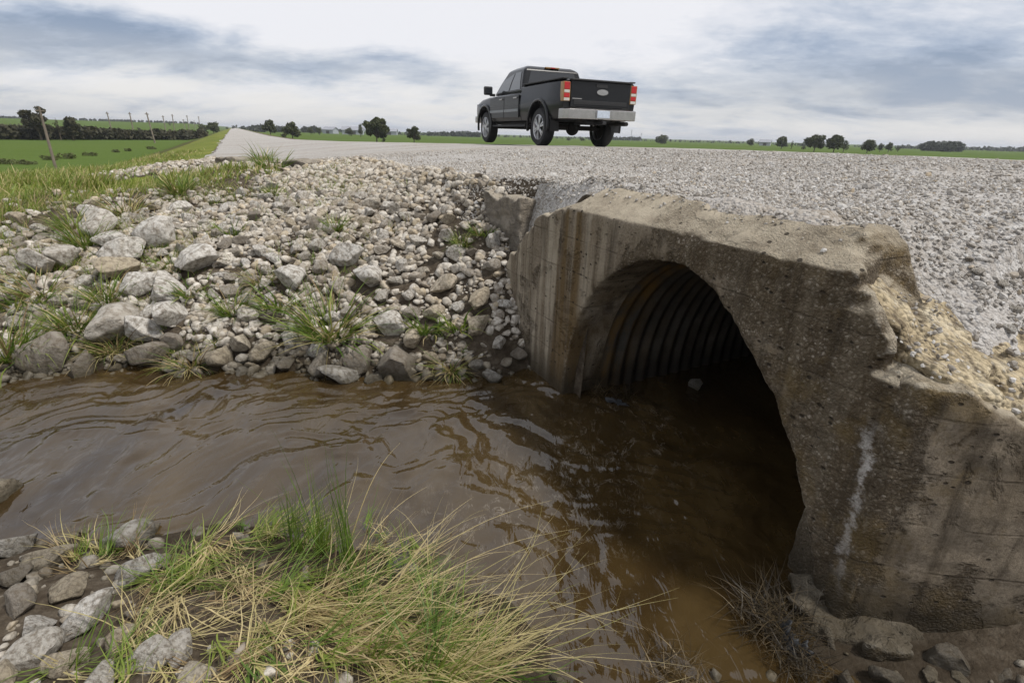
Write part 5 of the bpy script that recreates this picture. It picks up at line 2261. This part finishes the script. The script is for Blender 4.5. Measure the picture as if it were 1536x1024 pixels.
G1 = 'trees standing right of the gravel road'
G2 = 'trees across the fields at right'
G3 = 'trees by the left hedge'
tree(405.5, 177, 200, 21, -.8, 'left of the two round dark trees beside the far road', G1, 'round', 190, 800)
tree(438.7, 180, 206, 24, -.8, 'right of the two round dark trees beside the far road', G1, 'round', 165, 900)
tree(426, 200, 207, 10, -.8, 'low dark bush at the foot of the two round roadside trees', G1, 'bush', 162, 250)
tree(565, 175, 212.5, 37, -.8, 'largest broad tree standing in the green field behind the road', G1, 'open', 138, 2200)
tree(576, 206, 213, 8, -.8, 'small bush at the foot of the largest field tree', G1, 'bush', 138, 150)
tree(621, 187, 213.5, 21, -.8, 'smaller round tree right of the largest field tree', G1, 'open', 140, 1100)
tree(541, 183, 201, 10, -.8, 'narrow upright tree left of the largest field tree', G1, 'tall', 260, 400)
tree(524, 191, 200, 14, -.8, 'low tree left of the narrow upright one', G1, 'round', 300, 350)
tree(479, 190, 199, 10, -.8, 'small pale round tree right of the roadside pair', G1, 'round', 290, 300)
tree(466, 190, 199, 12, -.8, 'small dark tree next to the small pale round one', G1, 'round', 300, 300)
tree(991, 202.5, 214, 19, -.8, 'small two-lobed tree just right of the truck', G2, 'round', 330, 500)
tree(1125, 207.5, 219, 12, -.8, 'small round tree alone between the truck and the right group', G2, 'round', 330, 400)
tree(1171.6, 204, 222.5, 21, -.8, 'round tree on a short trunk, first of the right group', G2, 'round', 260, 700)
tree(1187, 209, 221, 6, -.8, 'thin sapling between the first two trees of the right group', G2, 'tall', 260, 150)
tree(1220.5, 201.5, 227, 26, -.8, 'open crowned tree with a leaning top in the right group', G2, 'open', 200, 1100)
tree(1250, 202, 227, 26, -.8, 'widest open tree in the right group', G2, 'open', 200, 1100)
tree(1266, 208, 222, 12, -.8, 'low rounded tree touching the widest one', G2, 'round', 220, 350)
tree(1301, 207, 225, 22, -.8, 'dense round tree right of the widest one', G2, 'round', 220, 700)
tree(1320, 214, 224, 11, -.8, 'small tree right of the dense round one', G2, 'round', 260, 300)
tree(1333, 212, 224, 13, -.8, 'last small round tree of the right group', G2, 'round', 260, 300)
tree(1347, 217.5, 224, 8, -.8, 'tiny bush past the last tree of the right group', G2, 'bush', 280, 150)
tree(1205, 216.5, 223, 9, -.8, 'low bush left of the leaning open tree', G2, 'bush', 240, 150)
tree(873, 206.5, 212, 9, -.8, 'tiny tree seen beneath the truck, right of its axle', G2, 'round', 360, 200)
tree(852, 206, 212, 8, -.8, 'tiny tree seen beneath the truck, left of its axle', G2, 'round', 360, 200)
tree(58, 154, 196, 32, -1, 'tall ragged tree rising above the left end of the hedge', G3, 'open', 128, 1500, MAT_HEDGE)
tree(107, 171, 199, 25, -1, 'shorter dense tree rising above the hedge', G3, 'round', 128, 900, MAT_HEDGE)
tree(86, 174, 190, 9, -1, 'small treetop between the two hedge trees', G3, 'round', 132, 250, MAT_HEDGE)
tree(320, 181.5, 196, 20, -1, 'round dark tree at the right end beyond the hedge', G3, 'round', 240, 600)
tree(304, 184, 193, 14, -1, 'low dark tree left of the round one beyond the hedge', G3, 'bush', 300, 300)
tree(255, 182, 189, 5, -1, 'tiny lone tree on the skyline above the hedge', G3, 'round', 420, 150)
tree(341, 191, 194.5, 6, .7, 'tiny bush at the left where the road meets the skyline', G3, 'bush', 420, 120)

# hedge along the far side of the left field: a run of bushes
blobs = []
A = at_d(-60, 199, 128)
B = at_d(303, 204, 150)
nH = 46
for i in range(nH):
    f = (i + .5) / nH
    P = A * (1 - f) + B * f
    P[2] = float(zw(P[0], P[1])[0])
    hh = (2.1 + .3 * math.sin(i * 1.7) + f_rng.uniform(-.2, .3)) * (1.0 - .25 * f)
    rr_ = f_rng.uniform(1.5, 2.4)
    blobs.append((P[0] + f_rng.normal(0, .4), P[1] + f_rng.normal(0, .4), P[2] + hh * .5, rr_, rr_, hh * .55))
v, f, t = leaf_cloud(blobs, 16000, .42, f_rng, .3)
c0 = v.mean(0)
o = link('hedge', np_mesh('hedge', v - c0, f, MAT_HEDGE, False, [('tint', t)]))
o.location = c0
tag(o, 'long dark hedge bordering the left field under two trees', 'hedge')

# low scrub along the near edge of the left field
for i, (px, py, w, h_) in enumerate([(8, 246, 30, 11), (30, 246, 22, 9), (50, 247, 16, 7), (76, 240, 24, 9), (103, 238, 22, 11), (135, 234, 20, 8), (174, 229, 11, 6), (195, 227, 9, 6), (227, 224, 16, 6)]):
    P = hit(px, py)
    dep = float(np.dot(P - CAM, _fw))
    r_ = w * dep / FPX * .5
    hh = h_ * dep / FPX * .75
    bl = [(f_rng.normal(0, r_ * .5), f_rng.normal(0, r_ * .3), hh * .42, r_ * .55, r_ * .5, hh * .55) for _ in range(5)]
    v, f, t = leaf_cloud(bl, 420, max(hh * .16, .05), f_rng, .2)
    o = link('bush', np_mesh('bush', v, f, MAT_SCRUB, False, [('tint', t)]))
    o.location = P
    tag(o, ['low scrub bush at the left frame edge by the field', 'second scrub bush from the left frame edge', 'small scrub patch left of the leaning pole',
            'scrub bush at the foot of the leaning pole', 'dark scrub bush right of the leaning pole', 'scrub bush in the middle of the field edge',
            'small scrub bush further along the field edge', 'tiny scrub bush past the small one on the field edge', 'last scrub bush on the field edge before the road'][i],
        'bush', 'scrub along the left field edge')


# woods on the horizon
def wood(name, label, spans, n, mat=MAT_FAR):
    bl = []
    for (x0, x1, yt, yb, dist) in spans:
        k = max(3, int((x1 - x0) / 4))
        for i in range(k):
            px = x0 + (x1 - x0) * (i + f_rng.random()) / k
            P = at_d(px, yb, dist + f_rng.normal(0, dist * .02))
            P[2] = float(zw(P[0], P[1])[0])
            T = at_d(px, yt + f_rng.uniform(-.6, 1.6), math.hypot(P[0], P[1]))
            h_ = max(T[2] - P[2], 2.0)
            bl.append((P[0], P[1], P[2] + h_ * .48, h_ * f_rng.uniform(.5, 1.0), h_ * .6, h_ * .55))
    v, f, t = leaf_cloud(bl, n, 1.2, f_rng, .4)
    o = link(name, np_mesh(name, v, f, mat, False, [('tint', t)]))
    return tag(o, label, 'wood', kind='stuff')


wood('far_wood', 'dark line of far woods behind the road end and the right fields',
     [(350, 400, 189.5, 197, 520), (380, 396, 187.5, 197, 420), (412, 432, 189, 197, 460), (445, 520, 193, 200, 600), (455, 475, 190, 200, 480), (545, 600, 198, 202, 700),
      (590, 720, 198.5, 206, 520), (640, 720, 197.5, 206, 480), (720, 960, 205.5, 211, 620), (880, 905, 204.5, 211, 520)], 5200)
wood('right_wood', 'low dark wood line along the right horizon',
     [(960, 1140, 212, 217, 640), (1140, 1240, 215, 220, 560), (1195, 1215, 215, 220.5, 460), (1280, 1400, 219, 223, 620), (1350, 1384, 217.5, 223, 600), (1440, 1640, 220.5, 225, 700)], 3600)
wood('woodlot', 'rectangular dark woodlot standing alone at the far right', [(1385, 1439, 213.6, 224.5, 420)], 2600)
wood('left_wood', 'thin far wood line on the left skyline above the hedge', [(-40, 30, 176.5, 180.5, 760), (110, 200, 180.5, 184, 760), (150, 300, 184.5, 188.5, 760)], 1800)

# utility poles marching along the left field
def pole(x0, y0, x1, y1, dist, label, first=False, w=.13):
    P = at_d(x1, y1, dist)
    zg = float(zw(P[0], P[1])[0])
    T = at_d(x0, y0, math.hypot(P[0], P[1]))
    base = Vector((P[0], P[1], min(zg, P[2]) - .1))
    top = Vector((T[0], T[1], T[2]))
    o = empty('utility_pole', base)
    bm = bmesh.new()
    limb(bm, (0, 0, 0), top - base, w, w * .7, 10)
    bm_obj('pole', bm, MAT_POLE, o)
    u = (top - base).normalized()
    c = (top - base) - u * (.06 * (top - base).length)
    bm = bmesh.new()
    L_ = (top - base).length * .05
    ax = Vector((DIR_L[0], DIR_L[1], 0)) if first else Vector((DIR_L[0], DIR_L[1], 0)) * 1.2
    limb(bm, c - ax * L_ + Vector((0, 0, .02)), c + ax * L_, w * .5, w * .5, 6)
    bm_obj('crossarm', bm, MAT_POLE, o)
    tag(o, label, 'utility pole', 'utility poles by the left field')
    return Vector(top)


tops = [pole(58, 160, 77, 231, 42, 'leaning wooden pole nearest the camera in the left field grass', True, .085),
        pole(219.5, 168.5, 230, 203.5, 118, 'pole in front of the hedge, tallest of the far poles', w=.14),
        pole(194, 168.5, 198, 188, 175, 'pole behind the hedge left of the tallest far pole', w=.17),
        pole(160, 168, 166, 188, 175, 'leftmost of the poles standing behind the hedge', w=.17),
        pole(244, 173.5, 247, 189, 230, 'fourth pole behind the hedge, right of the tallest far pole', w=.2),
        pole(258, 171.5, 260.5, 190, 250, 'pole behind the hedge beside the tiny lone tree', w=.2),
        pole(274.5, 179, 277, 190, 320, 'short pole in the gap right of the tiny lone tree', w=.2),
        pole(280, 173, 283, 190, 300, 'taller pole next to the short gap pole', w=.2),
        pole(297.5, 174.5, 299.5, 190, 330, 'last tall pole before the round dark tree', w=.2),
        pole(291, 181, 292, 190, 420, 'faint small pole before the last tall one', w=.2)]


# farm buildings on the horizon
M_BARN = plain('pale barn sheet', (.34, .36, .39), .6, var=.08, scale=1)
M_ROOF = plain('grey barn roof', (.30, .31, .34), .5, .2, var=.1, scale=1)
M_DOOR = plain('dark barn door', (.06, .055, .05), .7)


def barn(px, py, dist, wdt, dep, eave, ridge, rz, label):
    P = at_d(px, py, dist)
    P[2] = float(zw(P[0], P[1])[0]) - .2
    o = empty('farm_building', P, rz)
    tag(o, label, 'farm building', 'farm buildings on the horizon')
    bm = bmesh.new()
    hw, hd = wdt / 2, dep / 2
    v = [bm.verts.new(p) for p in ((-hw, -hd, 0), (hw, -hd, 0), (hw, hd, 0), (-hw, hd, 0), (-hw, -hd, eave), (hw, -hd, eave), (hw, hd, eave), (-hw, hd, eave), (-hw, 0, ridge), (hw, 0, ridge))]
    for q in ((0, 1, 5, 4), (2, 3, 7, 6), (0, 4, 8, 7, 3), (1, 2, 6, 9, 5)):
        bm.faces.new([v[i] for i in q])
    bm_obj('wall', bm, M_BARN, o)
    bm = bmesh.new()
    for sy in (-1, 1):
        a = [(-hw - .5, sy * (hd + .5), eave - .3), (hw + .5, sy * (hd + .5), eave - .3), (hw + .5, 0, ridge + .1), (-hw - .5, 0, ridge + .1)]
        lo = [bm.verts.new(p) for p in a]
        hi = [bm.verts.new((p[0], p[1], p[2] + .25)) for p in a]
        bm.faces.new(lo)
        bm.faces.new(hi)
        for i in range(4):
            bm.faces.new((lo[i], lo[(i + 1) % 4], hi[(i + 1) % 4], hi[i]))
    bm_obj('roof', bm, M_ROOF, o)
    bm = bmesh.new()
    bbox(bm, (-hw * .3, -hd - .08, 0), (hw * .3, -hd - .01, eave * .75), .02)
    bm_obj('door', bm, M_DOOR, o)


barn(530, 201, 400, 14, 9, 3.2, 5.2, .2, 'pale barn with a grey roof left of the narrow upright tree')
barn(496, 199, 430, 9, 7, 3, 4.6, -.3, 'small light shed right of the small pale round tree')
barn(584, 202, 470, 13, 8, 3, 4.6, .1, 'low light shed right of the largest field tree')
barn(1147, 219, 430, 7, 6, 2.6, 4, -.5, 'tiny pale shed on the right horizon')
barn(689, 206, 560, 16, 9, 3, 4.8, .3, 'long pale shed on the horizon left of the truck')

# two faint masts on the horizon beside the truck
for i, (px, yt) in enumerate(((946, 194), (961, 199))):
    P = at_d(px, 212, 480)
    P[2] = float(zw(P[0], P[1])[0])
    T = at_d(px, yt, 480)
    bm = bmesh.new()
    limb(bm, (0, 0, 0), (0, 0, T[2] - P[2]), .16, .10, 6)
    for k in range(3):
        zz = (T[2] - P[2]) * (.75 + .08 * k)
        limb(bm, (-.8, 0, zz), (.8, 0, zz), .06, .06, 5)
    o = bm_obj('mast', bm, M_ROOF)
    o.location = P
    tag(o, ['thin grey mast just right of the truck, the taller one', 'thin grey mast right of the taller one'][i], 'mast', 'masts on the horizon')
# ------------------------------------------------------------------ sky and sun
SUN_AZ = math.radians(106)        # measured from +Y towards +X
SUN_EL = math.radians(58)
world = bpy.data.worlds.new('World')
scene.world = world
world.use_nodes = True
nt = world.node_tree
for nd in list(nt.nodes):
    nt.nodes.remove(nd)


def N(kind, **kw):
    nd = nt.nodes.new(kind)
    for k, v in kw.items():
        setattr(nd, k, v)
    return nd


def mth(op, a, b=0.0, clamp=False):
    nd = N('ShaderNodeMath', operation=op, use_clamp=clamp)
    for s_, v in zip(nd.inputs, (a, b)):
        if isinstance(v, bpy.types.NodeSocket):
            nt.links.new(v, s_)
        else:
            s_.default_value = v
    return nd.outputs[0]


def mixc(f, a, b):
    nd = N('ShaderNodeMix', data_type='RGBA')
    for s_, v in ((nd.inputs['Factor'], f), (nd.inputs[6], a), (nd.inputs[7], b)):
        if isinstance(v, bpy.types.NodeSocket):
            nt.links.new(v, s_)
        elif isinstance(v, tuple):
            s_.default_value = (*v, 1)
        else:
            s_.default_value = v
    return nd.outputs[2]


def rampf(f, stops):
    nd = N('ShaderNodeValToRGB')
    el = nd.color_ramp.elements
    while len(el) < len(stops):
        el.new(.5)
    for e, (p, c) in zip(el, stops):
        e.position = p
        e.color = (c, c, c, 1) if isinstance(c, (int, float)) else (*c, 1)
    nt.links.new(f, nd.inputs[0])
    return nd.outputs[0]


sky = N('ShaderNodeTexSky', sky_type='NISHITA', sun_disc=False, sun_elevation=SUN_EL, sun_rotation=SUN_AZ, air_density=1.0, dust_density=1.5)
tc = N('ShaderNodeTexCoord')
sp = N('ShaderNodeSeparateXYZ')
nt.links.new(tc.outputs['Generated'], sp.inputs[0])
zc = mth('MAXIMUM', sp.outputs[2], 0.0)
den = mth('ADD', zc, .21)
cu = N('ShaderNodeCombineXYZ')
nt.links.new(mth('DIVIDE', sp.outputs[0], den), cu.inputs[0])
nt.links.new(mth('DIVIDE', sp.outputs[1], den), cu.inputs[1])


def cloud_noise(scale, loc, rot, detail, rough, dist, sc=(1, 1, 1), out='Fac'):
    mp = N('ShaderNodeMapping')
    nt.links.new(cu.outputs[0], mp.inputs[0])
    mp.inputs['Location'].default_value = loc
    mp.inputs['Rotation'].default_value = (0, 0, rot)
    mp.inputs['Scale'].default_value = sc
    nz = N('ShaderNodeTexNoise')
    nt.links.new(mp.outputs[0], nz.inputs['Vector'])
    nz.inputs['Scale'].default_value = scale
    nz.inputs['Detail'].default_value = detail
    nz.inputs['Roughness'].default_value = rough
    nz.inputs['Distortion'].default_value = dist
    return nz.outputs[out]


big = cloud_noise(.45, (2.1, .7, 0), .25, 3, .5, .5, (.9, 1.2, 1))
mid = cloud_noise(1.3, (5.3, 1.2, 0), .2, 8, .6, .25, (.95, 1.25, 1))
fine = cloud_noise(3.6, (1.3, 4.2, 0), .3, 9, .68, .2, (.9, 1.3, 1))
dens = mth('ADD', mth('ADD', mth('MULTIPLY', big, .26), mth('MULTIPLY', mid, .44)), mth('MULTIPLY', fine, .30))
# banks of thinner, bluer cover and of thick bright cover, each at its own place in the sky
warpc = cloud_noise(1.2, (0, 0, 0), 0, 6, .6, 0, (1, 1, 1), 'Color')
wv = N('ShaderNodeVectorMath', operation='MULTIPLY_ADD')
nt.links.new(warpc, wv.inputs[0])
wv.inputs[1].default_value = (1.0, 1.0, 0)
wv.inputs[2].default_value = (-.5, -.5, 0)
wp = N('ShaderNodeVectorMath', operation='ADD')
nt.links.new(cu.outputs[0], wp.inputs[0])
nt.links.new(wv.outputs[0], wp.inputs[1])


def bank(px, py, r, amount):
    d_ = ray(px, py)
    q = d_[:2] / (max(d_[2], 0) + .21)
    t_ = np.array([q[1], -q[0]]) / np.linalg.norm(q)
    ang = math.atan2(t_[1], t_[0])
    mp = N('ShaderNodeMapping', vector_type='TEXTURE')
    nt.links.new(wp.outputs[0], mp.inputs[0])
    mp.inputs['Location'].default_value = (q[0], q[1], 0)
    mp.inputs['Rotation'].default_value = (0, 0, ang)
    mp.inputs['Scale'].default_value = (r[0], r[1], 1)
    ln = N('ShaderNodeVectorMath', operation='LENGTH')
    nt.links.new(mp.outputs[0], ln.inputs[0])
    g = mth('POWER', 2.718, mth('MULTIPLY', mth('MULTIPLY', ln.outputs['Value'], ln.outputs['Value']), -1.0))
    return mth('MULTIPLY', g, amount)


for args in ((230, 78, (.9, .32), -.20), (60, 50, (.6, .35), -.10), (600, 100, (.6, .20), -.11), (1230, 105, (1.2, .50), -.17), (1400, 165, (1.2, .50), -.17),
             (60, 165, (1.4, .40), -.14), (1000, 160, (.8, .3), -.08), (640, 10, (1.3, .6), .16), (330, 12, (.7, .25), .08), (900, 50, (.9, .45), .12), (110, 120, (.8, .16), .12), (560, 150, (.9, .3), .08)):
    dens = mth('ADD', dens, bank(*args))
lift = rampf(sp.outputs[2], [(.15, 0.0), (.5, 1.0)])
dens = mth('ADD', dens, mth('MULTIPLY', lift, .05))
K = 10.0
cloud = rampf(dens, [(.30, (.27, .34, .465)), (.375, (.385, .455, .58)), (.445, (.555, .605, .70)), (.515, (.74, .76, .82)), (.61, (.87, .87, .905))])
# the gap of warm bright light low over the horizon
hz = rampf(sp.outputs[2], [(.0, 1.0), (.05, .85), (.13, 0.0)])
hz = mth('MULTIPLY', hz, rampf(mid, [(.36, .3), (.55, 1.0)]))
cloud = mixc(mth('MULTIPLY', hz, .75), cloud, (.84, .815, .775))
vm = N('ShaderNodeVectorMath', operation='SCALE')
nt.links.new(cloud, vm.inputs[0])
vm.inputs['Scale'].default_value = K
cover = .92
fin = mixc(cover, sky.outputs[0], vm.outputs[0])
bg = N('ShaderNodeBackground')
bg.inputs['Strength'].default_value = .105
nt.links.new(fin, bg.inputs[0])
wo = N('ShaderNodeOutputWorld')
nt.links.new(bg.outputs[0], wo.inputs[0])

sd = bpy.data.lights.new('sun', 'SUN')
sd.energy = 3.2
sd.angle = math.radians(8)
sd.color = (1.0, .955, .89)
so = link('sun', sd)
d = Vector((math.sin(SUN_AZ) * math.cos(SUN_EL), math.cos(SUN_AZ) * math.cos(SUN_EL), math.sin(SUN_EL)))
so.rotation_euler = d.to_track_quat('Z', 'Y').to_euler()
so.location = (0, 0, 30)
# ------------------------------------------------------------------ air
hm_ = bpy.data.materials.new('haze')
hm_.use_nodes = True
ht = hm_.node_tree
for nd in list(ht.nodes):
    ht.nodes.remove(nd)
ho = ht.nodes.new('ShaderNodeOutputMaterial')
hv = ht.nodes.new('ShaderNodeVolumePrincipled')
hv.inputs['Color'].default_value = (.86, .90, .97, 1)
hv.inputs['Density'].default_value = .00026
hv.inputs['Anisotropy'].default_value = .2
ht.links.new(hv.outputs[0], ho.inputs['Volume'])
bm = bmesh.new()
bbox(bm, (-8200, -8200, -3), (8200, 8200, 24))
hz_o = bm_obj('haze', bm, hm_)
tag(hz_o, 'thin pale haze lying over the fields', 'haze', kind='stuff')
